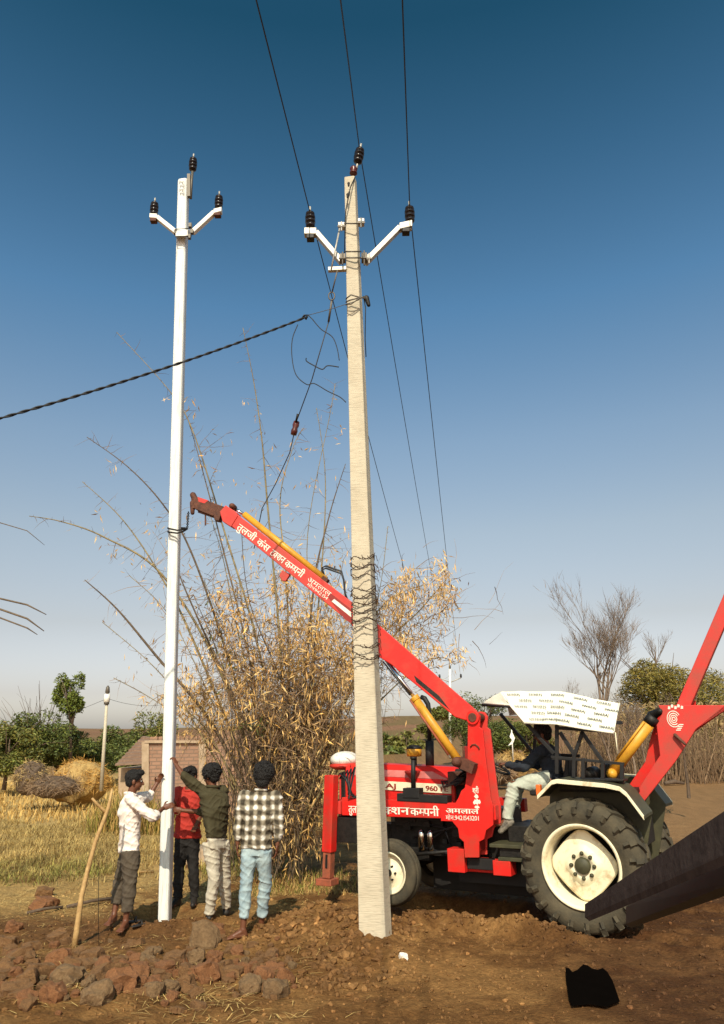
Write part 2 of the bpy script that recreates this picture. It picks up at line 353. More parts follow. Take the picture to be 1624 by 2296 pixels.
RIDGE = [gp(735, 2085), gp(800, 2125), gp(850, 2120), gp(950, 2080), gp(1060, 2085), gp(1180, 2100), gp(1240, 2115)]
HEAP = gp(690, 2085)
def gz(x, y):
    x, y = np.asarray(x, float), np.asarray(y, float)
    z = .10 * (fbm(x * .35, y * .35, 3) - .5) + .05 * (fbm(x * 1.6, y * 1.6, 9) - .5)
    near = sst(30, 12, y)
    z = z + near * .05 * (fbm(x * 6, y * 6, 21, 3) - .5)
    z = z + near * .02 * np.abs(fbm(x * 16, y * 16, 33, 3) - .5) * sst(.4, .6, fbm(x * .8, y * .8, 40))
    rd = segd(x, y, RIDGE); z = z + .17 * np.exp(-(rd / .2) ** 2) * (.6 + .8 * vn(x * 3, y * 3, 5))
    z = z - .34 * np.exp(-((x - 1.25) / .78) ** 6 - ((y - 10.2 + .45 * (x - 1.2)) / .75) ** 6)          # hollow sunk under the tractor to deepen the shade there
    for (ax_, ay_), (bx2, by2) in (((2.15, 9.12), (6.6, 6.35)), ((3.5, 10.4), (8.5, 7.4))):     # wheel ruts
        dr = segd(x, y, [(ax_, ay_), (bx2, by2)]); al = (x - ax_) * .85 - (y - ay_) * .53
        z = z - .045 * np.exp(-(dr / .17) ** 4) * (1 + .5 * np.sin(al * 26)) + .035 * np.exp(-((dr - .27) / .07) ** 2)
    hx, hy = HEAP; rough = np.clip(np.exp(-((x - hx) / .9) ** 2 - ((y - hy + .3) / 1.1) ** 2) + np.exp(-(rd / .35) ** 2) + .25, 0, 1) * near
    z = z + rough * .07 * (np.abs(fbm(x * 9, y * 9, 37, 3) - .5) * 2 - .3)
    z = z + .16 * np.exp(-((x - hx) / .55) ** 2 - ((y - hy) / .75) ** 2)
    px, py = gp(840, 2140); z = z + .10 * np.exp(-((x - px) / .45) ** 2 - ((y - py + .12) / .35) ** 2)
    px, py = gp(372, 2058); rr = np.hypot(x - px, (y - py) * 1.0)
    z = z + .07 * np.exp(-((rr - .55) / .2) ** 2) - .06 * np.exp(-(rr / .38) ** 4)             # soil thrown up round the new pole
    z = z + .10 * sst(-1.2, -2.6, x) * sst(8.9, 7.6, y)                                       # rubble bank
    bx_, by_ = gp(1328, 2240); fl = np.exp(-((x - bx_) / .5) ** 4 - ((y - by_) / .75) ** 4); z = z * (1 - fl)
    z = z + sst(45, 160, y) * (2.2 + 5.2 * fbm(x * .018 + 3, y * .012, 50, 3)) * (.55 + .6 * sst(-40, 20, x)) + sst(160, 400, y) * 6
    z = z + sst(25, 60, np.abs(x)) * sst(20, 60, y) * .4
    return z
def gzf(x, y): return float(gz(np.array([x]), np.array([y]))[0])
def GP(px, py, dz=0.):                       # ground point with the relief taken into account
    p = G(px, py)
    for _ in range(4): p = G(px, py, gzf(p.x, p.y))
    return V(p.x, p.y, gzf(p.x, p.y) + dz)
def lerp3(a, b, t): return a * (1 - t[:, None]) + b * t[:, None]
def soil(x, y):
    n1, n2, n3 = fbm(x * .7, y * .7, 60), fbm(x * 3, y * 3, 61), fbm(x * 14, y * 14, 62, 2)
    C = lambda *c: np.array(c)[None, :]
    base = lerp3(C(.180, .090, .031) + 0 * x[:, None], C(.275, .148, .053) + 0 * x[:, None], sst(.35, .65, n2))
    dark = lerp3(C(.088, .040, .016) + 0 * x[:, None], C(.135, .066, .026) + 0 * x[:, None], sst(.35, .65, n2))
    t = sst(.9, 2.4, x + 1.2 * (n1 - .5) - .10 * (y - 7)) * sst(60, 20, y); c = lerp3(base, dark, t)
    c = lerp3(c, C(.27, .16, .075) + 0 * c, sst(13, 17, y) * sst(1, 4, x))                                     # harrowed field at right
    c = lerp3(c, C(.15, .075, .03) + 0 * c, .8 * sst(-1.4, -2.4, x) * sst(8.4, 9.1, y) * sst(11.2, 10.2, y) * sst(.3, .5, n1))  # fresh damp soil
    st = sst(.42, .6, n1 * .6 + n2 * .4) * sst(-.4, -1.6, x) * sst(9.8, 11.2, y)
    c = lerp3(c, C(.46, .31, .12) + 0 * c, .9 * st)
    c = lerp3(c, C(.52, .37, .15) + 0 * c, sst(13.5, 17, y) * sst(-1, -3, x) * sst(60, 40, y) * .9)
    far = sst(50, 90, y); hill = lerp3(C(.27, .15, .085) + 0 * c, C(.20, .14, .065) + 0 * c, sst(.45, .6, fbm(x * .06, y * .06, 70)))
    c = lerp3(c, hill, far)
    c = c * (.68 + .36 * n3)[:, None] * np.where(y > 13.5, 1.18, 1.0)[:, None] * np.array([[1.02, .98, .95]])
    return c
def axis(segs):
    a = [np.arange(s, e, d) for s, e, d in segs]; return np.concatenate(a + [[segs[-1][1]]])
gxs = axis([(-400, -60, 17), (-60, -16, 1.1), (-16, -5, .16), (-5, 6, .028), (6, 16, .16), (16, 60, 1.1), (60, 400, 17)])
gys = axis([(-12, 5, .5), (5, 6.2, .06), (6.2, 12.5, .028), (12.5, 20, .09), (20, 60, .6), (60, 200, 3), (200, 700, 25)])
gx, gy = np.meshgrid(gxs, gys); gx, gy = gx.ravel(), gy.ravel()
gi = np.arange(len(gx)).reshape(len(gys), len(gxs))
M['soil'] = mat('bare_soil', (1, 1, 1), .95, 0, scale=26, col2=(.55, .52, .5), lo=.3, hi=.62, bump=.9, bscale=38, attr='Col', spec=.1)
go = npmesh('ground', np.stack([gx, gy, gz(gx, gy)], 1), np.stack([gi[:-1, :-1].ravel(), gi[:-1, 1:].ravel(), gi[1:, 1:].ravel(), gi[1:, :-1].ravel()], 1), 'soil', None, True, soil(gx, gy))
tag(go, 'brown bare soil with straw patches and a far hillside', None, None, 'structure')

def ico():
    bm = bmesh.new(); bmesh.ops.create_icosphere(bm, subdivisions=1, radius=1); v = np.array([x.co[:] for x in bm.verts]); f = np.array([[q.index for q in p.verts] for p in bm.faces]); bm.free(); return v, f
ICV, ICF = ico()
def lumps(name, pts, sizes, m, cols, label, cat):
    vs, fs = [], []; n = len(ICV)
    for i, (p, s) in enumerate(zip(pts, sizes)):
        q = ICV * (1 + RNG.uniform(-.32, .32, (n, 1))) * RNG.uniform(.65, 1.3, (1, 3)) * s; q[:, 2] *= .75
        a = RNG.uniform(0, 6.3); c, t = math.cos(a), math.sin(a)
        vs.append(np.stack([q[:, 0] * c - q[:, 1] * t, q[:, 0] * t + q[:, 1] * c, q[:, 2]], 1) + p); fs.append(ICF + i * n)
    o = npmesh(name, np.concatenate(vs), np.concatenate(fs), m, None, False, np.repeat(cols, n, 0)); return tag(o, label, cat, None, 'stuff')
def scatter(n, x0, x1, y0, y1, dens):
    x, y = RNG.uniform(x0, x1, n), RNG.uniform(y0, y1, n); k = RNG.uniform(0, 1, n) < dens(x, y); return x[k], y[k]
def clod_d(x, y):
    hx, hy = HEAP; d = .17 * np.ones_like(x)
    d += .95 * np.exp(-((x - hx) / .75) ** 2 - ((y - hy + .35) / 1.0) ** 2) + .5 * np.exp(-(segd(x, y, RIDGE) / .25) ** 2)
    d += .5 * np.exp(-((x - hx - .5) / .8) ** 2 - ((y - 7.6) / .7) ** 2)
    px, py = gp(372, 2065); d += .5 * np.exp(-((x - px) / .8) ** 2 - ((y - py + .35) / .45) ** 2)
    return np.clip(d * (.4 + fbm(x * 1.3, y * 1.3, 80) * 1.1), 0, 1)
x, y = scatter(36000, -4.6, 5.5, 6.4, 12, clod_d)
s = .007 + .045 * RNG.uniform(0, 1, len(x)) ** 2.8 * np.clip(clod_d(x, y) * 1.3, .4, 1)
lumps('soil_clods', np.stack([x, y, gz(x, y) + s * .25], 1), s, 'soil', soil(x, y) * RNG.uniform(.9, 1.35, (len(x), 1)) * np.where(RNG.uniform(0, 1, (len(x), 1)) < .06, 2.0, 1.0) + .008, 'loose brown clods of dug soil strewn over the foreground', 'soil clods')

def blades(name, x, y, L, W, lean, m, cols, parent=None, z=None, flat=False):
    """thin two-segment blades (grass, straw)"""
    n = len(x); a = RNG.uniform(0, 6.283, n); z = gz(x, y) if z is None else z
    d = np.stack([np.cos(a), np.sin(a), 0 * a], 1); w = np.stack([-np.sin(a), np.cos(a), 0 * a], 1) * (W / 2)[:, None]
    b = np.stack([x, y, z], 1); up = np.array([0, 0, 1.])
    if flat:
        til = RNG.uniform(-.12, .25, n); b[:, 2] += .012
        p1 = b + d * (L * .5)[:, None] + up * (L * .5 * til + .006)[:, None]; p2 = b + d * L[:, None] + up * (L * .3 * til)[:, None] + w * 3
    else:
        p1 = b + d * (L * lean * .35)[:, None] + up * (L * .55)[:, None]; p2 = b + d * (L * lean)[:, None] + up * (L * (1 - .35 * lean))[:, None]
    vs = np.stack([b - w, b + w, p1 + w * .8, p1 - w * .8, p2 + w * .25, p2 - w * .25], 1).reshape(-1, 3)
    i = np.arange(n)[:, None] * 6; fs = np.concatenate([i + np.array([[0, 1, 2, 3]]), i + np.array([[3, 2, 4, 5]])])
    return npmesh(name, vs, fs, m, parent, False, np.repeat(cols, 6, 0))
# straw litter
def straw_d(x, y):
    d = .75 * np.exp(-((x + 1.9) / .9) ** 2 - ((y - 7.35) / .55) ** 2) + .5 * sst(9.9, 11.2, y) * sst(.1, -.6, x) + .55 * np.exp(-((x + .85) / .45) ** 2 - ((y - 8.3) / .6) ** 2)
    d += .7 * np.exp(-((x + .9) / .7) ** 2 - ((y - 11.5) / .6) ** 2) + .10 * sst(.8, -.5, x)
    return np.clip(d * sst(.38, .62, fbm(x * 1.7, y * 1.7, 90)) * 1.4, 0, 1)
x, y = scatter(16000, -5.2, 1.2, 6.5, 13.5, straw_d); n = len(x)
o = blades('straw_litter', x, y, RNG.uniform(.04, .22, n), RNG.uniform(.003, .008, n), 1, 'straw', RNG.uniform(.75, 1.3, (n, 1)) * np.array([[1, .95, .85]]), flat=True)
tag(o, 'scattered pale straw and dry stalks lying on the soil', 'straw', None, 'stuff')
# dry grass field at left, greener low weeds in front of it
def grass_d(x, y): return np.clip(sst(12.6, 14.4, y + 1.6 * fbm(x * .8, y * .8, 101) - .25 * sst(-5, -2.5, x) * 0) * sst(-.9, -2.4, x - .05 * (y - 12)) * (.10 + .95 * sst(.40, .58, fbm(x * .9, y * .6, 102))), 0, 1)
x, y = scatter(60000, -12, -1.2, 11.5, 22, grass_d); n = len(x)
g = sst(.40, .56, fbm(x * .55, y * .45, 103)) * sst(16, 13, y)
cols = lerp3(np.array([[1.0, .98, .85]]) + np.zeros((n, 3)), np.array([[.42, .62, .22]]) + np.zeros((n, 3)), g * RNG.uniform(.4, 1, n)) * RNG.uniform(.4, 1.15, (n, 1)) * (.6 + .7 * vn(x * 2.2, y * 1.6, 108))[:, None]
o = blades('dry_grass', x, y, RNG.uniform(.04, .17, n) * (.5 + 1.0 * fbm(x * 1.1, y * 1.1, 107)) * sst(11.0, 14, y) ** .5 + .03, RNG.uniform(.006, .014, n), RNG.uniform(.4, 1.5, n), 'straw', cols)
tag(o, 'tall dry yellow grass field with greener weeds at left', 'grass', None, 'stuff')
def grass2(x, y): return sst(21, 22, y) * sst(50, 40, y) * sst(-.5, -4, x)
x, y = scatter(26000, -34, -.5, 21, 46, grass2); n = len(x)
o = blades('stubble_field', x, y, RNG.uniform(.08, .28, n), RNG.uniform(.02, .05, n), RNG.uniform(.2, .9, n), 'straw', np.array([[1.05, .95, .75]]) * RNG.uniform(.7, 1.15, (n, 1)))
tag(o, 'bright straw stubble of the far field at left', 'stubble', None, 'stuff')
x, y = scatter(2600, -1.9, .4, 11.3, 13.2, lambda x, y: np.exp(-((x + .95) / .8) ** 2) * .9); n = len(x)
o = blades('green_weeds', x, y, RNG.uniform(.04, .15, n), RNG.uniform(.006, .012, n), RNG.uniform(.3, 1.1, n), 'straw', np.where(RNG.uniform(0, 1, (n, 1)) < .45, np.array([[.30, .48, .16]]), np.array([[1, .9, .75]])) * RNG.uniform(.6, 1.2, (n, 1)))
tag(o, 'low green and dry weeds at the foot of the bamboo clump', 'weeds', None, 'stuff')

x, y = scatter(3600, -6.6, -4.4, 18.5, 21.2, lambda x, y: .9 * sst(.3, .55, fbm(x * .7, y * .7, 131))); n = len(x)
o = blades('tall_weeds', x, y, RNG.uniform(.3, 1.15, n) * (.6 + .6 * vn(x * .9, y * .9, 5)), RNG.uniform(.012, .028, n), RNG.uniform(.1, .7, n), 'straw', np.where(RNG.uniform(0, 1, (n, 1)) < .45, np.array([[.45, .55, .22]]), np.array([[.95, .85, .65]])) * RNG.uniform(.55, 1.1, (n, 1)))
tag(o, 'tall dry and green weeds in front of the brick house', 'weeds', None, 'stuff')

# ---------------------------------------------------------------- rubble
def rock_mesh(seed, brick):
    bm = bmesh.new(); bmesh.ops.create_cube(bm, size=1); r = random.Random(seed)
    bmesh.ops.scale(bm, vec=(1.3, .85, .62) if brick else (1.1, .95, .8), verts=bm.verts)
    bmesh.ops.subdivide_edges(bm, edges=bm.edges[:], cuts=6, use_grid_fill=True)
    for v in bm.verts:
        p = v.co.copy(); k = .22 if brick else .5
        sph = p.normalized() * .6; v.co = p.lerp(sph, k)
        q = v.co * 2.1 + V(seed * 3.7, seed, 0); v.co += V(mnoise.noise(q), mnoise.noise(q + V(9, 0, 0)), mnoise.noise(q + V(0, 9, 0))) * (.13 if brick else .2)
        q = v.co * 6 + V(seed, 4, 0); v.co += v.co.normalized() * (mnoise.noise(q) * .06 + mnoise.noise(q * 2.3) * .035)
    bmesh.ops.triangulate(bm, faces=bm.faces[:]) if not brick else None
    me = bpy.data.meshes.new('rock'); bm.to_mesh(me); bm.free()
    me.polygons.foreach_set('use_smooth', [False] * len(me.polygons)); return me
ROCKS = [(rock_mesh(i, i % 2 == 0), ('stone', 'stonered', 'stone', 'stonegrey', 'stone', 'stonered')[i % 6]) for i in range(12)]
for me, m in ROCKS: me.materials.append(M[m])
def rock(name, p, size, k, label, cat, group=None, rot=None, sc=(1, 1, 1)):
    o = bpy.data.objects.new(name, ROCKS[k][0]); COL.objects.link(o); o.location = p
    o.scale = (size * sc[0], size * sc[1], size * sc[2]); o.rotation_euler = rot or (random.uniform(-.4, .4), random.uniform(-.4, .4), random.uniform(0, 6.3))
    return tag(o, label, cat, group)
big = [(30, 2085, .17, 1), (128, 2112, .24, 0), (130, 2158, .21, 5), (45, 2150, .22, 6), (90, 2185, .20, 2), (168, 2172, .18, 8), (205, 2152, .20, 10), (60, 2205, .22, 2), (232, 2178, .17, 1), (262, 2180, .17, 0), (150, 2205, .26, 3),
       (215, 2205, .22, 8), (270, 2220, .28, 7), (312, 2190, .20, 5), (342, 2172, .17, 4), (370, 2180, .19, 11), (392, 2160, .20, 0), (420, 2188, .19, 2), (440, 2160, .17, 9), (462, 2192, .22, 5), (500, 2178, .19, 0), (520, 2190, .18, 2), (410, 2212, .17, 6),
       (345, 2230, .17, 3), (300, 2160, .14, 5), (480, 2158, .15, 1), (560, 2175, .13, 11), (590, 2200, .20, 7), (610, 2185, .16, 1), (640, 2200, .17, 5), (560, 2222, .20, 3), (620, 2232, .22, 3), (120, 2240, .2, 7), (220, 2245, .24, 3), (35, 2235, .22, 4), (10, 2190, .2, 2), (15, 2120, .2, 8), (70, 2130, .18, 10)]
RUB = 'rubble in the lower left foreground'
for px, py, s, k in big:
    p = GP(px, py); rock('rubble_stone', p + V(0, 0, s * .14), s * .84, k, 'broken earthy brick or stone in the rubble strewn across the lower left', 'stone', RUB)
for i in range(200):
    px, py = random.uniform(0, 660), random.gauss(2182, 40)
    if py < 2105 or py > 2290: continue
    p = GP(px, py); s = random.uniform(.04, .12); rock('rubble_stone', p + V(0, 0, s * .2), s, random.randrange(12), 'broken earthy brick or stone in the rubble strewn across the lower left', 'stone', RUB)
rock('flat_stone', GP(458, 2126) + V(0, -.02, .10), .27, 3, 'large flat grey stone standing tilted beside the bare feet', 'stone', None, (.95, .25, .6), (1.05, .95, .55))
rock('red_brick_piece', GP(478, 2105) + V(0, 0, .04), .2, 5, 'reddish brick piece just left of the bare foot in blue jeans', 'brick', None, (.1, .1, .5))
rock('brick_lump', GP(100, 2010) + V(0, .0, .05), .19, 0, 'single brown brick lump on the bare ground at the far left edge', 'brick', None, (.1, .1, .3))
rock('brick_heap', GP(100, 2035) + V(0, 0, .04), .25, 5, 'low reddish brick heap below the single lump at far left', 'brick', None, (.1, .1, 1.3), (1.2, 1, .7))
rock('white_stone', GP(905, 2152) + V(0, 0, .02), .075, 3, 'small pale stone on the soil right of the grey pole foot', 'stone').data = ROCKS[3][0].copy()
bpy.data.objects['white_stone'].data.materials[0] = M['white']

# ---------------------------------------------------------------- electricity poles
def insul_prof(s=1.): return [(a * s, r * s) for a, r in ((-.15, .018), (-.125, .02), (-.12, .05), (-.10, .064), (-.075, .064), (-.065, .048), (-.05, .048), (-.04, .070), (-.01, .070), (0, .050), (.015, .050), (.025, .070), (.055, .070), (.065, .050), (.08, .050), (.09, .064), (.115, .060), (.13, .035), (.135, .02))]
def insulator(parent, p, up, s=1., name='insulator'):
    o = MB().lathe(insul_prof(s), p, up, 18).build(name, 'porcelain', parent)
    up = Vector(up).normalized()
    MB().tube([Vector(p) - up * .26 * s, Vector(p) - up * .05 * s], .016 * s, 8).build('pin', 'galv', o)
    MB().tube([Vector(p) + up * .15 * s, Vector(p) + up * .225 * s], .014 * s, 8).build('cap', 'galv', o)
    return o
def pole_shaft(bl, br, tl, tr, back, top_back, m, parent, name='shaft', bevel=.012):
    bb = V(*back); tb = V(*top_back)
    return MB().hexa([bl, br, br + bb, bl + bb], [tl, tr, tr + tb, tl + tb]).build(name, m, parent, bevel=bevel)

# the grey concrete pole in the middle
D2 = 8.45
base = P(840, 2140, D2); gp_ = thing('concrete_pole', 'weathered grey concrete pole in the centre, wrapped in barbed wire and carrying three wires', 'utility pole', (base.x, base.y, base.z))
pole_shaft(P(806, 2185, D2), P(868, 2185, D2 - .05), P(772, 396, D2 + .05), P(795, 393, D2 + .05), (.075, .19, 0), (.03, .12, 0), 'concrete', gp_)
def pf(px, py, d=0.): return P(px, py, D2 - .02 + d)     # on the front face of that pole
def edges(py):                                             # left and right outline of the shaft at a height
    t = (2185 - py) / (2185 - 396); return 806 + (772 - 806) * t, 879 + (800 - 879) * t
for (px, py, up) in ((696, 494, (-.02, .02, 1)), (919, 482, (0, .02, 1)), (805, 350, (.16, .05, 1))):
    insulator(gp_, P(px, py, D2 + .12), up, 1.0)
MB().lathe([(-.06, .035), (-.05, .055), (-.02, .05), (0, .03), (.03, .055), (.06, .04)], P(793, 383, D2 + .1), (.05, .05, 1), 14).build('small_insulator', 'porcred', gp_)
w = MB().tube([P(796, 398, D2 + .05), P(786, 420, D2 - .03), P(781, 445, D2 - .04), P(776, 470, D2 - .03), P(774, 500, D2), P(773, 570, D2)], .008, 6)
w.cap2(P(782, 411, D2 - .04), P(782, 417, D2 - .04), .018, .012, 8).cap2(P(780, 436, D2 - .05), P(780, 443, D2 - .05), .02, .014, 8); w.build('tie_wire', 'dark', gp_)
for sgn, pts in ((-1, ((684, 522), (709, 522), (766, 588))), (1, ((923, 505), (897, 511), (819, 590)))):
    a = MB(); q = [P(*p, D2 + .12) for p in pts]
    a.bar(q[1], q[2], .09, .07, (0, 1, 0)); a.box((q[0] + q[1]) / 2, (q[1] - q[0]) * .55, V(0, .05, 0), V(0, 0, .05)); a.build('cross_arm', 'galv', gp_, bevel=.006)
    MB().box((q[0] + q[1]) / 2 - V(0, 0, .085), V(.05, 0, 0), V(0, .055, 0), V(0, 0, .03)).build('arm_nut_plate', 'dark', gp_, bevel=.004)
def band(py, r=.011, drop=0., m='galvdark', name='clamp_band', over=0):
    l, r_ = edges(py); l -= over; r_ += over
    return MB().tube([P(l - 1, py + drop, D2 + .16), P(l - 1, py + drop, D2 - .04), P(r_ - 8, py, D2 - .07), P(r_, py, D2 + .0), P(r_ + 2, py, D2 + .18)], r, 6).build(name, m, gp_)
for py in (501, 564, 578): band(py)
for x0, x1, y0, y1 in ((759, 773, 501, 514), (803, 817, 492, 506), (762, 775, 569, 590), (811, 823, 566, 591), (824, 832, 572, 587)):
    c = MB(); c.box(P((x0 + x1) / 2, (y0 + y1) / 2, D2 + .02), V((x1 - x0) * .0031, 0, 0), V(0, .06, 0), V(0, 0, (y1 - y0) * .0018))
    c.tube([P(x0 - 2, (y0 + y1) / 2, D2 - .06), P(x1 + 2, (y0 + y1) / 2, D2 - .06)], .011, 6); c.tube([P((x0 + x1) / 2, y0 - 4, D2 - .05), P((x0 + x1) / 2, y1 + 4, D2 - .05)], .012, 6)
    c.build('clamp_bracket', 'galv' if x0 in (759, 803, 824) else 'galvdark', gp_, bevel=.004)
MB().bar(P(736, 605, D2 + .03), P(777, 603, D2 + .03), .06, .055, (0, 1, 0)).build('stay_bracket', 'galv', gp_, bevel=.004)
MB().tube([P(762, 512, D2), P(743, 604, D2)], .012, 6).build('stay_rod', 'galv', gp_)
k = MB(); l, r_ = edges(672)
for j, dy in enumerate((0, 6, 13)): k.tube([P(l - 1, 684 - dy, D2 + .1), P(l, 682 - dy, D2 - .05), P(l + 10, 682 - dy * 1.6, D2 - .07), P(r_ - 8, 670 - dy * .3, D2 - .08), P(r_ + 8, 664 + dy * .4, D2 - .02), P(r_ + 14, 668 + dy, D2)], .009, 6)
k.build('lashing_wire', 'galvdark', gp_)
k = MB(); k.cap2(P(822, 668, D2), P(827, 684, D2), .035, .025, 10); k.tube([P(815, 664, D2), P(820, 690, D2), P(819, 760, D2 + .03), P(821, 800, D2 + .05)], .007, 6); k.build('cable_clip', 'dark', gp_)
# barbed wire wound round it
def barb_loop(py0, py1, turns):
    b = MB(); pts = []; n = int(turns * 22)
    for i in range(n + 1):
        t = i / n; py = py0 + (py1 - py0) * t + 5 * math.sin(i * .9); l, r_ = edges(py); a = t * turns * 2 * math.pi
        u = .5 + .5 * math.sin(a) * 1.07; front = math.cos(a) > 0
        pts.append(P(l + (r_ - l) * u, py + 6 * math.sin(a * .5 + 1) + 7 * (u - .5) * (-1 if front else 1), D2 + (-.075 if front else .24) + .02 * math.sin(a) + random.uniform(-.006, .006)))
    b.tube(pts, .0055, 5)
    for p in pts[::3]:
        d = V(random.uniform(-1, 1), random.uniform(-.5, .2), random.uniform(-1, 1)).normalized() * .028; b.tube([p - d, p + d], .004, 4)
    b.build('barbed_wire', 'barb', gp_)
for a in ((1244, 1292, 4.5), (1318, 1345, 3.5), (1348, 1408, 6.5), (1444, 1462, 2), (1470, 1486, 1.6)): barb_loop(*a)
k = MB()
for i in range(14): py = 1245 + i * 17 + random.uniform(-5, 5); r_ = edges(py)[1]; k.tube([P(r_ - 2, py, D2), P(r_ + 6, py + random.uniform(-7, 7), D2 - .03), P(r_ + 9, py + 10, D2)], .004, 4)
k.build('wire_ends', 'barb', gp_)['kind'] = 'stuff'

# the new white pole held by the workers
D1 = 10.02
base = GP(370, 2062); wp = thing('white_pole', 'new whitewashed electricity pole at left being held upright by the workers', 'utility pole', (base.x, base.y, base.z))
pole_shaft(P(352, 2085, D1), P(377, 2085, D1), P(398, 399, D1 + .1), P(420, 396, D1 + .1), (-.005, .22, 0), (.0, .2, 0), 'whitepole', wp, bevel=.038)
for (px, py) in ((346, 469), (491, 454), (433, 369)): insulator(wp, P(px, py, D1 + .17), (0, .02, 1), .98)
for pts in (((338, 487), (353, 488), (399, 525)), ((497, 473), (481, 477), (432, 522))):
    a = MB(); q = [P(*p, D1 + .17) for p in pts]
    a.bar(q[1], q[2], .085, .07, (0, 1, 0)); a.box((q[0] + q[1]) / 2, (q[1] - q[0]) * .56, V(0, .05, 0), V(0, 0, .042)); a.build('cross_arm', 'white', wp, bevel=.006)
    MB().box((q[0] + q[1]) / 2 - V(0, 0, .07), V(.05, 0, 0), V(0, .045, 0), V(0, 0, .025)).build('arm_nut_plate', 'rust', wp)
MB().hexa([P(394, 529, D1 - .03), P(421, 529, D1 - .03), P(427, 527, D1 + .26), P(395, 527, D1 + .26)], [P(394, 516, D1 - .03), P(421, 515, D1 - .03), P(427, 515, D1 + .26), P(395, 515, D1 + .26)]).build('collar', 'white', wp, bevel=.004)
k = MB(); [k.tube([P(394, y, D1 + .2), P(394, y, D1 - .045), P(421, y - 2, D1 - .045), P(430, y - 2, D1 + .2)], .009, 6) for y in (531, 514)]
for x, y in ((427, 506), (431, 520), (425, 531), (394, 521)): k.box(P(x, y, D1), V(.022, 0, 0), V(0, .03, 0), V(0, 0, .035))
k.build('collar_bolts', 'galvdark', wp)
k = MB(); k.bar(P(424, 392, D1 + .1), P(424, 442, D1 + .1), .05, .06, (1, 0, 0)); k.tube([P(432, 384, D1 + .17), P(430, 405, D1 + .15), P(428, 445, D1 + .12)], .022, 8); k.build('top_bracket', 'galvdark', wp)
k = MB()
for py in (408, 425): write(k, ['P', 'E'], P(402, py + 5, D1 + .055), (1, 0, -.12), (0, .0, 1), .085)
k.build('pole_marks', 'galvdark', wp)

# chain that hangs the white pole on the crane
ch = thing('lifting_chain', 'dark lifting chain slung round the white pole below the crane tip', 'chain', tuple(P(418, 1190, D1)))
k = MB()
for dy in (0, 8):
    pts = [P(377, 1184 + dy, D1 + .1), P(378, 1185 + dy, D1 - .04), P(398, 1189 + dy * .8, D1 - .06), P(412, 1187 + dy * .5, D1 - .03), P(420, 1186, D1 + .12), P(415, 1184, D1 + .26), P(380, 1183 + dy, D1 + .26), P(377, 1184 + dy, D1 + .1)]
    k.tube(pts, .013, 6)
k.build('sling', 'dark', ch)
k = MB(); a, b = P(420, 1186, D1 + .03), P(423, 1147, D1 + .06); n = 13
for i in range(n):
    p0, p1 = a.lerp(b, i / n), a.lerp(b, (i + .95) / n); s = V(.014, 0, 0) if i % 2 else V(0, .014, 0)
    k.tube([p0, p0.lerp(p1, .3) + s, p0.lerp(p1, .7) + s, p1, p0.lerp(p1, .7) - s, p0.lerp(p1, .3) - s, p0], .006, 5)
k.build('links', 'dark', ch)

# ---------------------------------------------------------------- overhead wires
def wire(name, pts, r, m, label, cat, group=None, seg=6):
    o = MB().tube(pts, r, seg).build(name, m, None, loc=tuple(pts[0])); return tag(o, label, cat, group)
def sag(a, b, s, n=24): return [a.lerp(b, i / n) - V(0, 0, s * 4 * (i / n) * (1 - i / n)) for i in range(n + 1)]
FARP = P(1009, 1500, 64)
for nm, p_in, p_up, off, lab in (('l', (696, 478), (585, 40), (-.9, 0, -.7), 'left overhead conductor running from the left arm of the grey pole'), ('m', (806, 332), (769, 40), (0, 0, .5), 'middle overhead conductor running over the tip of the grey pole'), ('r', (919, 466), (904, 40), (.9, 0, -.7), 'right overhead conductor running from the right arm of the grey pole')):
    q = P(*p_in, D2 + .12); up = P(*p_up, 5.2); d = (up - q)
    pts = [q + d * 3.2] + [q + d * t for t in (2, 1)] + sag(q, FARP + V(*off), .9)
    wire('overhead_wire', pts, .0072, 'wire', lab, 'wire', 'three overhead conductors')
p0, p1 = P(-60, 955, 6.6), P(690, 710, 8.3)
tw = MB(); base_pts = sag(p0, p1, .06, 120)
for ph in (0, math.pi): tw.tube([p + V(0, math.cos(i * .8 + ph), math.sin(i * .8 + ph)) * .009 for i, p in enumerate(base_pts)], .009, 5)
tw.tube([P(678, 714, 8.3), P(683, 707, 8.28), P(690, 706, 8.3), P(686, 716, 8.3)], .014, 6)
o = tw.build('service_cable', 'wire', None, loc=tuple(p0)); tag(o, 'twisted black service cable coming in from the left edge to the grey pole', 'cable')
o = MB().tube(sag(P(690, 707, 8.3), P(806, 672, D2 - .05), .01, 8), .0045, 5).build('messenger_wire', 'wiregrey', None, loc=tuple(p1)); tag(o, 'thin grey wire tying the service cable to the grey pole', 'wire')
def curve(pix, D, n=6):
    pts = [P(x, y, D + (d[0] if d else 0)) for x, y, *d in pix]; out = []
    for i in range(len(pts) - 1):
        a, b, c, e = pts[max(i - 1, 0)], pts[i], pts[i + 1], pts[min(i + 2, len(pts) - 1)]
        for j in range(n):
            t = j / n; out.append(.5 * ((2 * b) + (c - a) * t + (2 * a - 5 * b + 4 * c - e) * t * t + (3 * b - a - 3 * c + e) * t ** 3))
    return out + [pts[-1]]
wire('loose_wire', curve([(668, 728), (656, 760), (655, 800), (664, 840), (688, 862), (705, 860), (735, 877), (762, 890), (776, 902)], 8.25), .006, 'wire', 'loose cut wire hanging in a long loop beside the grey pole', 'wire')
wire('loose_wire', curve([(690, 706), (700, 715), (720, 738), (745, 755), (756, 780), (761, 808)], 8.3), .006, 'wire', 'loose wire drooping from the cable joint towards the grey pole', 'wire')
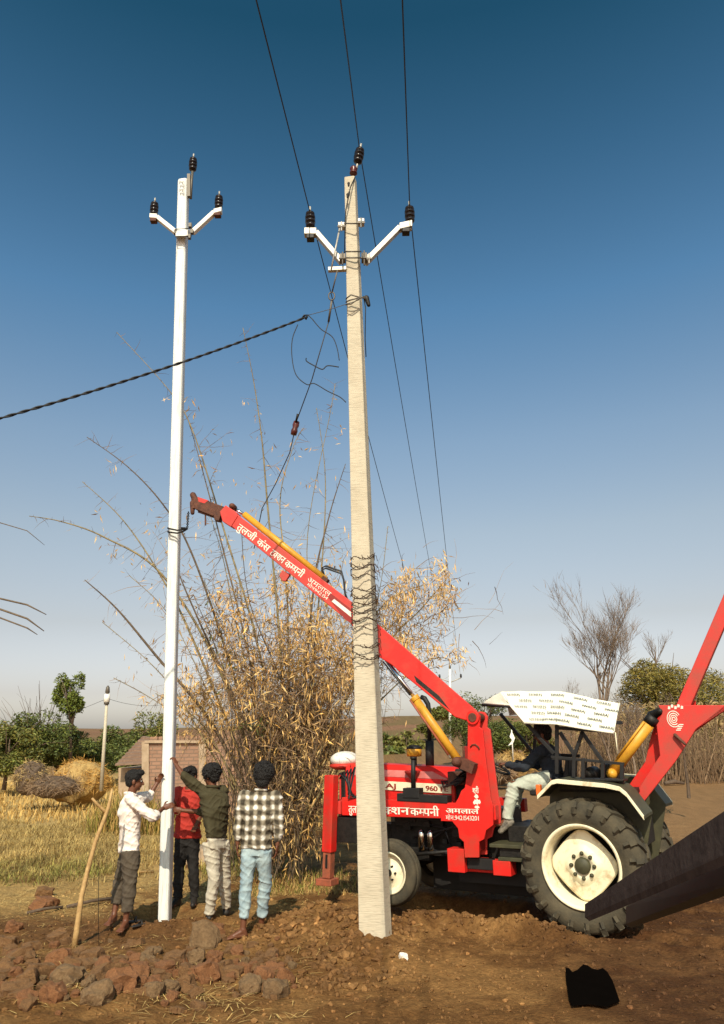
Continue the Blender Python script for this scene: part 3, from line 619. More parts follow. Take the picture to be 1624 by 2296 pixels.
wire('loose_wire', curve([(687, 803), (688, 810), (705, 820), (723, 828), (735, 820), (760, 823)], 8.28), .007, 'wire', 'short wavy wire end hanging between the stay and the grey pole', 'wire')
st = thing('stay_wire', 'stay wire running down from the bracket of the grey pole into the bamboo', 'stay wire', tuple(P(755, 606, D2)))
k = MB(); k.tube([P(757, 606, D2), P(745, 655, D2 + .1)], .01, 6); k.tube([P(744, 675, D2 + .1), P(737, 722, D2 + .2)], .016, 6)
k.tube([P(745, 655, D2 + .1)] + [P(744 + 7 * math.cos(a), 664 + 9 * math.sin(a), D2 + .1) for a in [i * .52 - 1.57 for i in range(13)]], .009, 6); k.build('turnbuckle', 'galvdark', st)
MB().tube([P(737, 722, D2 + .2), P(700, 850, D2 + .75), P(665, 945, D2 + 1.2)], .0075, 6).build('cable', 'wiregrey', st)
MB().tube([P(659, 975, D2 + 1.3), P(650, 1015, D2 + 1.5), P(618, 1085, D2 + 2), P(588, 1140, D2 + 2.5), P(570, 1230, D2 + 2.9)], .0075, 6).build('lower_cable', 'wiregrey', st)
k = MB(); k.lathe([(-.105, .02), (-.10, .042), (-.04, .048), (0, .036), (.04, .048), (.10, .042), (.105, .02)], P(662, 960, D2 + 1.25), P(668, 940, D2 + 1.25) - P(658, 980, D2 + 1.25), 14); k.build('strain_insulator', 'porcred', st)
MB().tube([P(668, 928, D2 + 1.15), P(664, 946, D2 + 1.2)], .016, 6).build('grip', 'dark', st)

# ---------------------------------------------------------------- the crane tractor
TY = math.radians(30)
TU, TN, TZ = V(-math.cos(TY), math.sin(TY), 0), V(-math.sin(TY), -math.cos(TY), 0), V(0, 0, 1)   # forward, towards the viewer's side, up
TO = V(2.75, 9.56, 0)
def L(x, c, z): return TO + TU * x + TN * c + TZ * z
def TP(px, py, c):                                # a pixel read on the plane c metres to the near side of the axle line
    d = ray(px, py); k = (TO + TN * c - EYEV).dot(TN) / d.dot(TN); w = EYEV + d * k - TO; return w.dot(TU), w.z
def LP(px, py, c): x, z = TP(px, py, c); return L(x, c, z)
tr = thing('crane_tractor', 'red tractor with a crane boom, white canopy and cream wheels lifting the new pole', 'tractor', TO)
def part(mb, name, m, parent=None, bevel=.006): return mb.build(name, m, parent or tr, bevel=bevel)
def tbox(mb, x0, x1, c0, c1, z0, z1):
    return mb.hexa([L(x0, c0, z0), L(x1, c0, z0), L(x1, c1, z0), L(x0, c1, z0)], [L(x0, c0, z1), L(x1, c0, z1), L(x1, c1, z1), L(x0, c1, z1)])
# wheels
def rear_wheel(c, s, name='rear_wheel'):
    ctr = L(0, c, .70); ax = TN * s; R, r, h = .685, .42, .205
    t = MB(); t.lathe([(-h * .8, r), (-h, r + .06), (-h * 1.02, r + .13), (-h * .93, R - .055), (-h * .75, R - .025), (0, R - .015), (h * .75, R - .025), (h * .93, R - .055), (h * 1.02, r + .13), (h, r + .06), (h * .8, r)], ctr, ax, 72, cap=False)
    x, y, d = TU, TZ, ax
    for i in range(22):                            # tread bars
        for sd in (-1, 1):
            a = 2 * math.pi * (i + (.5 if sd > 0 else 0)) / 22; pts = []
            for u, rr, da in ((.06, R - .01, .17), (.45, R - .012, .08), (.86, R - .025, 0), (1.05, R - .085, -.01), (1.04, R - .14, -.015)):
                e = x * math.cos(a + da) + y * math.sin(a + da); pts.append(ctr + d * (sd * u * h) + e * rr)
            for p, q in zip(pts[:-1], pts[1:]):
                m_ = ((p + q) / 2 - ctr); m_ -= d * m_.dot(d); t.bar(p, q + (q - p) * .12, .055, .036, m_.cross(q - p))
    w = part(t, name, 'tyre', None, 0)
    w.name = name
    rm = MB(); rm.lathe([(h * .80, r + .005), (h * .98, r + .012), (h * 1.02, r), (h * .95, r - .022), (h * .80, r - .03), (h * .45, r - .045), (h * .1, r - .06), (-h * .5, r - .06), (-h * .9, r - .03), (-h, r)], ctr, ax, 64, cap=False); part(rm, 'rim', 'cream', w, 0)
    dk = MB(); n = 64; rings = []                  # the dished disc: four lobes touching the rim, gaps between
    for f, a in ((.14, .10), (.30, .10), (.34, .115), (.46, .11), (.56, .075), (.62, .065), (.93, .06), (1., .05)):
        ring = []
        for k in range(n):
            th = 2 * math.pi * k / n; e = 1.22; rr = .380 / ((abs(math.cos(th)) ** e + abs(math.sin(th)) ** e) ** (1 / e)); rr = min(rr, .357)
            ring.append(ctr + d * a + (x * math.cos(th) + y * math.sin(th)) * (rr * f))
        rings.append(ring)
    vs = [p for r_ in rings for p in r_]; nr = len(rings)
    dk.add(vs, [(i * n + k, i * n + (k + 1) % n, (i + 1) * n + (k + 1) % n, (i + 1) * n + k) for i in range(nr - 1) for k in range(n)], True)
    o = part(dk, 'wheel_disc', 'cream', w, 0); o.modifiers.new('s', 'SOLIDIFY').thickness = .012
    hb = MB(); hb.lathe([(.0, .085), (.13, .085), (.15, .07), (.155, .0001)], ctr, ax, 28); part(hb, 'hub', 'olive', w, 0)
    for k in range(8):
        th = 2 * math.pi * (k + .5) / 8 + .4; e = x * math.cos(th) + y * math.sin(th); part(MB().lathe([(.09, .022), (.125, .022), (.14, .012), (.142, .0001)], ctr + e * .125, ax, 10), 'wheel_nut', 'olive', w, 0)
    part(MB().lathe([(-h * .92, .0001), (-h * .9, .37), (-h * .55, .362)], ctr, ax, 40, cap=False), 'wheel_back', 'black', w, 0)
    return w
rear_wheel(.72, 1); rear_wheel(-.72, -1)
def front_wheel(c, s, x0=2.45, z0=.455):
    ctr = L(x0, c, z0); ax = TN * s; R, r, h = .385, .235, .10
    t = MB().lathe([(-h * .8, r), (-h, r + .04), (-h * 1.05, r + .09), (-h * .9, R - .03), (-h * .6, R - .006), (-h * .52, R - .02), (-h * .35, R - .02), (-h * .28, R), (-h * .05, R), (0, R - .02), (h * .05, R), (h * .28, R), (h * .35, R - .02), (h * .52, R - .02), (h * .6, R - .006), (h * .9, R - .03), (h * 1.05, r + .09), (h, r + .04), (h * .8, r)], ctr, ax, 56, cap=False)
    w = part(t, 'front_wheel', 'tyre', None, 0)
    part(MB().lathe([(h * .85, r + .002), (h, r + .01), (h * 1.02, r - .006), (h * .8, r - .018), (h * .72, r - .04), (h * .35, r - .045), (h * .3, r - .065), (h * .55, .13), (h * .62, .085), (h * .8, .075), (h * .82, .0001)], ctr, ax, 48, cap=False), 'rim', 'cream', w, 0)
    part(MB().lathe([(0, .042), (h * 1.25, .042), (h * 1.35, .03), (h * 1.36, .0001)], ctr, ax, 20), 'hub', 'dark', w, 0)
    for k in range(6):
        th = 2 * math.pi * k / 6; e = TU * math.cos(th) + TZ * math.sin(th); part(MB().lathe([(.05, .014), (h * .85, .014), (h * .95, .0001)], ctr + e * .085, ax, 8), 'wheel_nut', 'dark', w, 0)
    return w
front_wheel(.66, 1); front_wheel(-.66, -1)
# chassis, engine and the dark works below the hood
k = MB(); tbox(k, -.3, 1.0, -.2, .2, .45, .95); tbox(k, 1.0, 2.7, -.19, .19, .60, 1.2); tbox(k, 2.7, 3.2, -.16, .16, .55, .95); tbox(k, 1.3, 1.75, .16, .34, .85, 1.15)
tbox(k, 1.9, 2.6, .17, .27, .95, 1.12); tbox(k, 2.1, 2.45, -.3, .3, .55, .7); part(k, 'engine_block', 'dark')
k = MB(); k.tube([L(0, -.72, .7), L(0, .62, .7)], .13, 16); part(k, 'rear_axle', 'dark', None, 0)
k = MB(); k.bar(L(2.4, -.62, .5), L(2.4, .62, .5), .1, .12, TU); k.bar(L(2.4, .1, .45), L(2.4, .1, .75), .14, .2, TU); k.tube([L(2.4, .55, .42), L(2.4, .55, .66)], .045, 10); k.tube([L(2.4, .45, .62), L(1.5, .3, .72)], .022, 8); part(k, 'front_axle', 'dark', None, 0)
for x0, c0, z0, r0, h0 in ((2.18, .33, .88, .045, .2), (2.05, .33, .88, .045, .2)): part(MB().lathe([(-h0, r0 * .6), (-h0 * .95, r0), (0, r0), (.03, r0 * .8), (.05, .01)], L(x0, c0, z0), TZ, 16), 'filter_canister', 'chrome', None, 0)
k = MB(); 
for i in range(16):
    x0 = random.uniform(1.2, 2.5); z0 = random.uniform(.62, 1.1); tbox(k, x0, x0 + random.uniform(.05, .2), .2, random.uniform(.25, .36), z0, z0 + random.uniform(.03, .14))
part(k, 'engine_fittings', 'dark', None, .004)['kind'] = 'stuff'
k = MB()
for i in range(7):
    a, b = L(random.uniform(1.3, 2.6), .3, random.uniform(.7, 1.1)), L(random.uniform(1.3, 2.6), .33, random.uniform(.7, 1.1)); k.tube([a, (a + b) / 2 + V(0, 0, random.uniform(-.12, .1)) + TN * .06, b], .012, 6)
part(k, 'engine_hoses', 'rubber', None, 0)['kind'] = 'stuff'
k = MB(); tbox(k, .7, 2.25, -.55, -.12, .16, .8); tbox(k, .75, 1.7, -.1, .30, .34, .62); part(k, 'belly_shade_box', 'black')  # black boxes added to darken and hide the lit ground under the chassis
# hood
hx0, hx1 = 1.70, 3.35
hood_z = lambda x: 1.68 + (x - 1.7) * .03
k = MB(); prof = [(-.30, 1.22), (-.31, 1.52), (-.29, 1.62), (-.22, 1.685), (.22, 1.685), (.29, 1.62), (.31, 1.52), (.30, 1.22)]
k.prism([L(hx0, c, z) for c, z in prof], TU * (hx1 - hx0) + TZ * .05); hood = part(k, 'hood', 'red', None, .02)
k = MB(); k.hexa([L(1.78, .315, 1.535), L(3.2, .315, 1.58), L(3.2, .30, 1.58), L(1.78, .30, 1.535)], [L(2.0, .302, 1.63), L(3.2, .302, 1.665), L(3.2, .27, 1.665), L(2.0, .27, 1.63)]); part(k, 'hood_reflection_strip', 'redpale', hood, .003)  # white reflection along the hood painted as a paler red
k = MB(); k.hexa([L(1.74, .322, 1.365), L(3.15, .322, 1.41), L(3.15, .30, 1.41), L(1.74, .30, 1.365)], [L(1.74, .322, 1.475), L(3.15, .322, 1.52), L(3.15, .30, 1.52), L(1.74, .30, 1.475)]); part(k, 'side_stripe', 'cream', hood, .003)
k = MB(); write(k, ['9', '6', '0', ' ', 'F', 'E'], L(2.10, .326, 1.400), -TU + TZ * -.03, TZ, .085, width=.32); write(k, ['R', 'A', 'J'], L(2.80, .326, 1.425), -TU + TZ * -.03, TZ, .085, width=.26); write(k, ['S', 'W', 'A'], L(3.08, .326, 1.435), -TU + TZ * -.03, TZ, .085, width=.26)
part(k, 'hood_lettering', 'letterred', hood, 0)
k = MB(); tbox(k, 3.35, 3.43, -.29, .29, 1.0, 1.62); part(k, 'front_grille', 'dark', None, .02)
k = MB()
for z in np.arange(1.05, 1.6, .07): k.bar(L(3.44, -.27, z), L(3.44, .27, z), .02, .02, TU)
for c in (-.27, .27): k.bar(L(3.44, c, 1.0), L(3.44, c, 1.6), .03, .02, TU)
part(k, 'grille_bars', 'redfade', None, 0)
k = MB(); k.ell(L(3.52, .02, 1.775), TU * .2, TN * .24, TZ * .115, 20, 12); part(k, 'front_lamp_cowl', 'white', None, 0)
k = MB(); k.ell(L(3.52, .02, 1.69), TU * .215, TN * .25, TZ * .06, 20, 12); part(k, 'lamp_base', 'red', None, 0)
# exhaust and pre-cleaner
k = MB(); k.tube([L(2.14, .08, 1.68), L(2.13, .08, 2.02)], .058, 16); part(k, 'muffler', 'black', None, 0)
k = MB(); k.tube([L(2.13, .08, 2.02), L(2.12, .08, 2.40), L(2.13, .08, 2.50), L(2.18, .08, 2.58), L(2.23, .08, 2.60)], [.03, .032, .034, .036, .032], 14); part(k, 'exhaust_pipe', 'black', None, 0)
k = MB(); k.lathe([(-.05, .06), (-.04, .1), (.05, .105), (.06, .09)], LP(929, 1688, .15), TZ, 22); pc = part(k, 'air_pre_cleaner', 'yellow', None, 0)
part(MB().lathe([(.052, .108), (.075, .10), (.1, .04), (.105, .0001)], LP(929, 1688, .15), TZ, 22), 'lid', 'black', pc, 0)
part(MB().lathe([(-.17, .03), (-.05, .035), (-.045, .10)], LP(929, 1688, .15), TZ, 18), 'neck', 'dark', pc, 0)
part(MB().lathe([(-.10, .02), (-.06, .05), (.0, .10), (.02, .105), (.03, .09)], LP(925, 1733, .34), TZ, 22), 'hood_shadow_cup', 'letterred', None, 0)  # dark red cup stands in for a shadow on the hood side
# side beam with the lettering, mast plates, lower steps
k = MB(); k.prism([L(x, .60, z) for x, z in ((3.22, 1.31), (1.05, 1.265), (1.05, 1.10), (3.22, 1.085))], TN * -.12); beam = part(k, 'side_beam', 'red', None, .008)
k = MB(); k.prism([L(x, -.60, z) for x, z in ((3.22, 1.31), (1.05, 1.265), (1.05, 1.10), (3.22, 1.085))], TN * .12); part(k, 'side_beam', 'red', None, .008)
lt = MB()
write(lt, ['क~', 'श', 'न'], LP(858, 1825, .606), LP(925, 1827, .606) - LP(858, 1825, .606), TZ, .135, width=(LP(858, 1825, .606) - LP(918, 1827, .606)).length)
write(lt, ['क', 'म~', 'प', 'नी'], LP(921, 1828, .606), LP(985, 1830, .606) - LP(921, 1828, .606), TZ, .135, width=(LP(921, 1828, .606) - LP(985, 1830, .606)).length)
write(lt, ['तु', 'ल', 'जी', ' ', 'कं', 'स~', 'ट्र'], LP(782, 1822, .606), LP(850, 1824, .606) - LP(782, 1822, .606), TZ, .135, width=(LP(782, 1822, .606) - LP(850, 1824, .606)).length)
part(lt, 'beam_lettering', 'letter', beam, 0)
MAST = [(1072, 1596), (1079, 1606), (1078, 1631), (1085, 1636), (1092, 1702), (1103, 1788), (1108, 1808), (1108, 1850), (1093, 1861), (1088, 1881), (1077, 1887), (1077, 1922), (1045, 1922), (1043, 1887), (1033, 1878), (1030, 1857), (1017, 1841), (1020, 1806), (1031, 1788), (1037, 1773), (1045, 1766), (1051, 1726), (1052, 1604), (1060, 1594)]
def plate(c, th, m): k = MB(); k.prism([L(TP(x, y, .62)[0], c, TP(x, y, .62)[1]) for x, y in MAST], TN * -th); return k
mast = part(plate(.66, .035, 'red'), 'mast_plate', 'red', None, .005); part(plate(.40, .03, 'red'), 'mast_plate', 'redfade', None, .005)
k = MB(); x0, z0 = TP(1056, 1700, .6); tbox(k, 1.28, 1.40, .41, .615, .75, 1.95); part(k, 'mast_web', 'letterred')
lt = MB(); a, b = LP(1000, 1823, .666), LP(1074, 1825, .666)
write(lt, ['अ', 'म', 'ला', 'ल'], a, b - a, TZ, .085, width=(b - a).length)
a, b = LP(1000, 1838, .666), LP(1074, 1840, .666)
write(lt, ['मो', 'न', '.', '9', '4', '2', '1', '5', '4', '3', '2', '0', '1'], a, b - a, TZ, .075, width=(b - a).length, bold=False)
k = MB(); k.prism([L(TP(x, y, .62)[0], .662, TP(x, y, .62)[1]) for x, y in ((992, 1808), (1020, 1808), (1019, 1841), (992, 1840))], TN * -.03); part(k, 'beam_end_plate', 'red', beam, .003)
part(lt, 'mast_lettering', 'letter', mast, 0)
em = MB()                                          # white painted emblem on the mast
a = LP(1056, 1772, .664); rt, upv = -TU, TZ
write(em, ['श्री'], LP(1060, 1778, .664), rt, upv, .09, width=.08)
for cx, cy, w_, h_ in ((.0, -.06, .05, .04), (.0, -.12, .075, .05), (-.03, -.13, .03, .035), (.035, -.12, .03, .04), (0, -.18, .06, .03)):
    c0 = LP(1068, 1778, .664) + rt * cx + upv * (cy + .02); n = 14
    em.add([c0 + rt * (w_ * .5 * math.cos(t * 6.283 / n)) * (1 + .25 * math.sin(t * 3)) + upv * (h_ * .6 * math.sin(t * 6.283 / n)) * (1 + .2 * math.cos(t * 4)) + TN * (.0006 * abs(cx * 50)) for t in range(n)], [tuple(range(n))])
part(em, 'painted_emblem', 'letter', mast, 0)
part(MB().tube([LP(1055, 1675, .67), LP(1059, 1670, .67), LP(1066, 1669, .67), LP(1073, 1675, .67), LP(1075, 1680, .67)], .008, 6), 'lifting_eye', 'rust', mast, 0)
part(MB().tube([L(1.24, .36, 2.29), L(1.24, .70, 2.29)], .055, 18), 'pivot_pin', 'rust', mast, .004)
part(MB().tube([L(1.24, .655, 2.29), L(1.24, .69, 2.29)], .085, 22), 'pivot_boss', 'red', mast, .004)
k = MB(); tbox(k, .90, 1.12, .42, .62, .50, .66); tbox(k, 1.12, 1.5, .44, .50, .50, .66); tbox(k, 1.48, 1.70, .42, .62, .50, .76); part(k, 'lower_bar_or_shadow', 'red')
k = MB(); tbox(k, 1.13, 1.47, .46, .56, .54, .66); part(k, 'recess_shade', 'black')  # black block painted as the shade inside the red bar's hollow
# tool box, steps, floor plate
k = MB(); tbox(k, .55, 1.15, .2, .62, .80, .84); tbox(k, .62, 1.05, .45, .62, .66, .70); part(k, 'foot_plate', 'olive')
k = MB(); tbox(k, .62, 1.04, .42, .58, .70, .80); tbox(k, .2, 1.0, -.4, .35, .84, 1.02); part(k, 'step_box', 'dark')
# jack on the beam
k = MB(); k.tube([LP(927, 1768, .58), LP(927, 1700, .58)], .03, 14); jk = part(k, 'hydraulic_jack', 'black', None, 0)
k = MB(); x0, z0 = TP(922, 1778, .58); tbox(k, x0 - .13, x0 + .1, .48, .62, z0 - .06, z0 + .06); part(k, 'jack_base', 'black', jk, .008)
part(MB().tube([LP(927, 1702, .58), LP(927, 1697, .58)], .042, 14), 'jack_cap', 'dark', jk, 0)
k = MB(); k.prism([LP(890, 1779, .61), LP(1003, 1785, .61), LP(1003, 1802, .61), LP(890, 1796, .61)], TN * -.15); part(k, 'jack_tray', 'black')
# front outrigger
def orig(px, py, c=.70): return LP(px, py, c)
k = MB(); k.bar(orig(744, 1738), orig(738, 1910), .145, .14, TU); og = part(k, 'outrigger', 'red', None, .01)
k = MB(); k.bar(orig(738, 1908), orig(736, 1968), .118, .11, TU); part(k, 'outrigger_leg', 'orange', og, .006)
k = MB(); k.bar(orig(738, 1915) + TN * .058, orig(737, 1945) + TN * .058, .03, .01, TU); part(k, 'leg_slot', 'black', og, 0)
k = MB(); k.bar(orig(734, 1969), orig(734, 1984), .235, .2, TU); part(k, 'outrigger_foot', 'orange', og, .008)
k = MB(); k.bar(L(3.33, -.9, 1.18), L(3.33, .62, 1.18), .2, .16, TU); part(k, 'outrigger_cross_beam', 'redfade')
k = MB(); k.bar(orig(744, 1738, -.8), orig(741, 1905, -.8), .145, .14, TU); part(k, 'far_outrigger', 'redfade')
k = MB(); k.bar(L(3.3, .5, .95), L(2.75, .25, .55), .12, .1, TN); tbox(k, 2.9, 3.35, .25, .6, .75, 1.06); part(k, 'front_weight_frame', 'dark')
k = MB()
for j in range(5): k.tube([L(3.28 - .05 * j, .62, 1.55), L(3.22 - .06 * j, .64, 1.62 + .02 * j), L(3.1, .62, 1.5 - .05 * j), L(3.05 - .02 * j, .6, 1.32)], .013, 7)
part(k, 'front_hoses', 'rubber', None, 0)['kind'] = 'stuff'
# fenders and seat deck
FEN = [(1205, 1784), (1237, 1751), (1249, 1748), (1357, 1758), (1389, 1765), (1405, 1778), (1444, 1830)]
fl = [TP(x, y, .95) for x, y in FEN]
for sg in (1, -1):
    k = MB(); top = [L(x, .96 * sg, z) for x, z in fl]; n = len(top); inn = [L(x, .45 * sg, z + .012) for x, z in fl]
    for i in range(n - 1): k.hexa([top[i] - TZ * .03, top[i + 1] - TZ * .03, inn[i + 1] - TZ * .03, inn[i] - TZ * .03], [top[i], top[i + 1], inn[i + 1], inn[i]])
    f_ = part(k, 'fender', 'olive', None, 0)
    k = MB()
    for i in range(n - 1): k.bar(top[i] - (top[i + 1] - top[i]) * .02, top[i + 1] + (top[i + 1] - top[i]) * .02, .05, .018, TN) if i in () else k.hexa([top[i] - TZ * .04 + TN * .004 * sg, top[i + 1] - TZ * .04 + TN * .004 * sg, top[i + 1] - TZ * .04 - TN * .03 * sg, top[i] - TZ * .04 - TN * .03 * sg], [top[i] + TZ * .006 + TN * .004 * sg, top[i + 1] + TZ * .006 + TN * .004 * sg, top[i + 1] + TZ * .006 - TN * .03 * sg, top[i] + TZ * .006 - TN * .03 * sg])
    part(k, 'fender_edge', 'cream', f_, .004)
    k = MB(); k.prism([L(x, .46 * sg, z) for x, z in fl] + [L(-.55, .46 * sg, .6), L(.52, .46 * sg, .6)], TN * -.02 * sg); part(k, 'fender_wall', 'olive', f_, 0)
k = MB(); tbox(k, .415, .47, .72, .80, 1.40, 1.52); part(k, 'side_lamp', 'glasslamp', None, .01)
k = MB(); tbox(k, -.55, .30, -.46, .46, 1.42, 1.46); tbox(k, -.5, .25, .46, .70, 1.56, 1.585); part(k, 'seat_deck', 'dark')
k = MB(); tbox(k, .28, .72, -.18, .28, 1.36, 1.44); k.hexa([L(.26, -.18, 1.44), L(.32, -.18, 1.44), L(.32, .28, 1.44), L(.26, .28, 1.44)], [L(.20, -.16, 1.78), L(.25, -.16, 1.78), L(.25, .26, 1.78), L(.20, .26, 1.78)]); part(k, 'driver_seat', 'black', None, .02)
k = MB(); sw = L(1.22, .05, 1.68); swn = (TU * -.5 + TZ).normalized(); bx, by, _ = basis(swn)
k.tube([sw + (bx * math.cos(t * 6.2832 / 24) + by * math.sin(t * 6.2832 / 24)) * .19 for t in range(25)], .016, 8)
for t in range(3): k.tube([sw, sw + (bx * math.cos(t * 2.09) + by * math.sin(t * 2.09)) * .19], .009, 6)
k.tube([sw, L(1.45, .05, 1.45)], .025, 8); part(k, 'steering_wheel', 'black', None, 0)
k = MB(); tbox(k, 1.42, 1.72, -.25, .25, 1.2, 1.66); part(k, 'dashboard', 'dark', None, .02)
# canopy and its frame
def fr(mb, a, b, c, w=.04, c2=None): mb.bar(LP(*a, c), LP(*b, c if c2 is None else c2), w, w, TN)
fk = MB(); C1, C2 = .60, -.50
for a, b in (((1181, 1622), (1243, 1690)), ((1249, 1622), (1249, 1735)), ((1256, 1642), (1290, 1695)), ((1307, 1640), (1288, 1695)), ((1304, 1640), (1352, 1708)), ((1288, 1693), (1287, 1742)), ((1352, 1705), (1352, 1752)), ((1395, 1714), (1395, 1762)), ((1250, 1632), (1378, 1640)), ((1308, 1700), (1308, 1745))): fr(fk, a, b, C1)
fr(fk, (1236, 1697), (1400, 1713), C1, .03); fr(fk, (1238, 1701), (1352, 1707), C1, .022)
part(fk, 'canopy_frame', 'black', None, .003)
fk = MB()
for a, b in (((1122, 1600), (1194, 1686)), ((1202, 1620), (1198, 1690)), ((1190, 1690), (1300, 1695))): fr(fk, a, b, C2)
for z, x in ((2.26, .25), (2.2, -.3)): fk.bar(L(x, C1, z), L(x, C2, z), .04, .04, TZ)
part(fk, 'rear_canopy_frame', 'black', None, .003)
part(MB().tube([LP(1380, 1642, .70), LP(1385, 1690, .70)], .006, 6), 'tie_cord', 'cream', None, 0)
# sheet: near flap, top, front visor, far flap
rid = [LP(1125, 1552, .40), LP(1190, 1551, .40), LP(1258, 1552, .40), LP(1325, 1566, .40), LP(1389, 1577, .40)]
bot = [LP(1178, 1621, .76), LP(1215, 1622, .76), LP(1248, 1623, .76), LP(1312, 1634, .76), LP(1376, 1643, .76)]
mid = [LP(1144, 1581, .52)] + [r_.lerp(b_, .45) + TN * .03 for r_, b_ in zip(rid[1:], bot[1:])]
skew = (.15, .15, .2, .38, .62)
far = [r_ - TN * .85 + TU * q + TZ * -.02 for r_, q in zip(rid, skew)]; far[0] = rid[0] - TN * .8 + TU * .25 - TZ * .04
fbt = [f_ - TN * .15 - TZ * .22 for f_ in far]; k = MB(); rows = [bot, mid, rid, far, fbt]; n5 = 5
k.add([p for r_ in rows for p in r_], [(i * n5 + j, i * n5 + j + 1, (i + 1) * n5 + j + 1, (i + 1) * n5 + j) for i in range(4) for j in range(4) if not (i == 2 and j < 0)])
F1, F2 = mid[0], LP(1082, 1577, .25)
k.add([rid[0], F1, F2, far[0]], [(0, 1, 2), (0, 2, 3)])
cv = part(k, 'canopy', 'canvas', None, 0); sm_ = cv.modifiers.new('s', 'SOLIDIFY'); sm_.thickness = .012; sm_.offset = 0
q_ = cv.modifiers.new('d', 'SUBSURF'); q_.subdivision_type = 'SIMPLE'; q_.levels = q_.render_levels = 4
tx = bpy.data.textures.new('sag', 'CLOUDS'); tx.noise_scale = .22; q_ = cv.modifiers.new('w', 'DISPLACE'); q_.texture = tx; q_.strength = .030; q_.mid_level = .5; cv.data.polygons.foreach_set('use_smooth', [True] * len(cv.data.polygons))
k = MB(); k.tube(bot, .012, 8); k.tube([F2, F1, bot[0]], .012, 8); k.tube([bot[4], mid[4], rid[4]], .010, 8); part(k, 'canopy_hem', 'canvas', cv, 0)
k = MB(); k.tube([F2 - TZ * .02, F1 - TZ * .02 - TU * .02], .02, 6); part(k, 'canopy_front_bar', 'black', None, 0)
pr = MB()
def flap(u, v):                       # u 0..4 along the near flap, v 0 at its bottom .. 1 at the ridge
    i = min(int(u), 3); t = u - i; lo, mi, hi = (r_[i].lerp(r_[i + 1], t) for r_ in (bot, mid, rid))
    return lo.lerp(mi, v / .55) if v < .55 else mi.lerp(hi, (v - .55) / .45)
fn = (bot[2] - rid[2]).cross(bot[3] - bot[2]).normalized(); fn = fn if fn.dot(TN) > 0 else -fn
for row in range(5):
    for j in range(5):
        u, v = .12 + j * .78 + (row % 2) * .33 + (.25 if row < 2 else 0), .06 + row * .195
        if u > 3.75: continue
        o_ = flap(u, v) + fn * .024; write(pr, ['S', 'W', 'A', 'R', 'A', 'J'], o_, flap(u + .2, v) - flap(u, v), flap(u, v + .05) - flap(u, v), .05, width=.165)
part(pr, 'sheet_print', 'print', cv, 0)['kind'] = 'stuff'

# ---- crane boom
PV = L(1.24, .52, 2.29); TIP = P(447, 1128, 10.35)
bd = (TIP - PV); BL = bd.length; bd.normalize(); bside = bd.cross(TZ).normalized(); bside = bside if bside.y < 0 else -bside; bup = bside.cross(bd); bup = bup if bup.z > 0 else -bup
def B(t, u, s=0.): return PV + bd * t + bup * u + bside * s
def bscale(px, py):      # distance along the boom and height above its axis, on its near face
    d = ray(px, py); n_ = bside; kk = (PV - EYEV).dot(n_) / d.dot(n_); w_ = EYEV + d * kk - PV; return w_.dot(bd), w_.dot(bup)
k = MB(); low = [bscale(*p) for p in ((1079, 1612), (1070, 1594), (1055, 1581), (852, 1403), (790, 1352), (790, 1402), (852, 1474), (880, 1492), (1021, 1608), (1047, 1616), (1064, 1622))]
k.prism([B(t, u, .085) for t, u in low], bside * -.17); boom = part(k, 'crane_boom', 'red', None, .01)
k = MB(); q0, q1 = bscale(880, 1500), bscale(985, 1590); k.prism([B(*bscale(*p), .088) for p in ((930, 1515), (985, 1560), (1010, 1592), (985, 1572), (935, 1530))], bside * -.01); part(k, 'boom_underside_plate', 'dark', boom, 0)
tA, uA = bscale(795, 1355); tA2, uA2 = bscale(795, 1402)
inn = [bscale(*p) for p in ((800, 1358), (800, 1408), (521, 1181), (511, 1171), (528, 1150))]
k = MB(); k.prism([B(t, u, .062) for t, u in inn], bside * -.124); bi = part(k, 'inner_boom', 'redfade', boom, .008)
k = MB(); k.prism([B(*bscale(*p), .075) for p in ((497, 1150), (510, 1136), (535, 1152), (537, 1160), (522, 1184), (503, 1172))], bside * -.15); part(k, 'boom_collar', 'redfade', boom, .006)
k = MB(); k.prism([B(*bscale(*p), .05) for p in ((436, 1122), (446, 1117), (505, 1138), (498, 1160), (478, 1158), (440, 1143))], bside * -.1); hd = part(k, 'boom_head', 'rust', boom, .006)
k = MB(); k.prism([B(*bscale(*p), .051) for p in ((446, 1116), (470, 1124), (462, 1131), (448, 1127))], bside * -.102); part(k, 'head_cap', 'redfade', boom, .003)
k = MB(); k.cap2(B(*bscale(433, 1110)), B(*bscale(438, 1120)), .045, .045); k.bar(B(*bscale(437, 1118)), B(*bscale(440, 1140)), .07, .09, bside); k.cap2(B(*bscale(432, 1128)), B(*bscale(432, 1150)), .04, .03); part(k, 'hook_sheave', 'rust', boom, 0)
k = MB(); k.prism([B(*bscale(*p), .06) for p in ((482, 1150), (498, 1158), (494, 1170), (484, 1168))], bside * -.12); k.bar(B(*bscale(445, 1147)), B(*bscale(483, 1160)), .035, .03, bside); k.bar(B(*bscale(461, 1154)), B(*bscale(461, 1178)), .02, .02, bside); part(k, 'latch', 'rust', boom, .003)
k = MB(); k.tube([B(*bscale(548, 1153)), B(*bscale(731, 1300))], .045, 16); ext = part(k, 'extension_cylinder', 'yellow', boom, 0)
part(MB().tube([B(*bscale(522, 1138)), B(*bscale(550, 1155))], .022, 12), 'extension_rod', 'chrome', ext, 0)
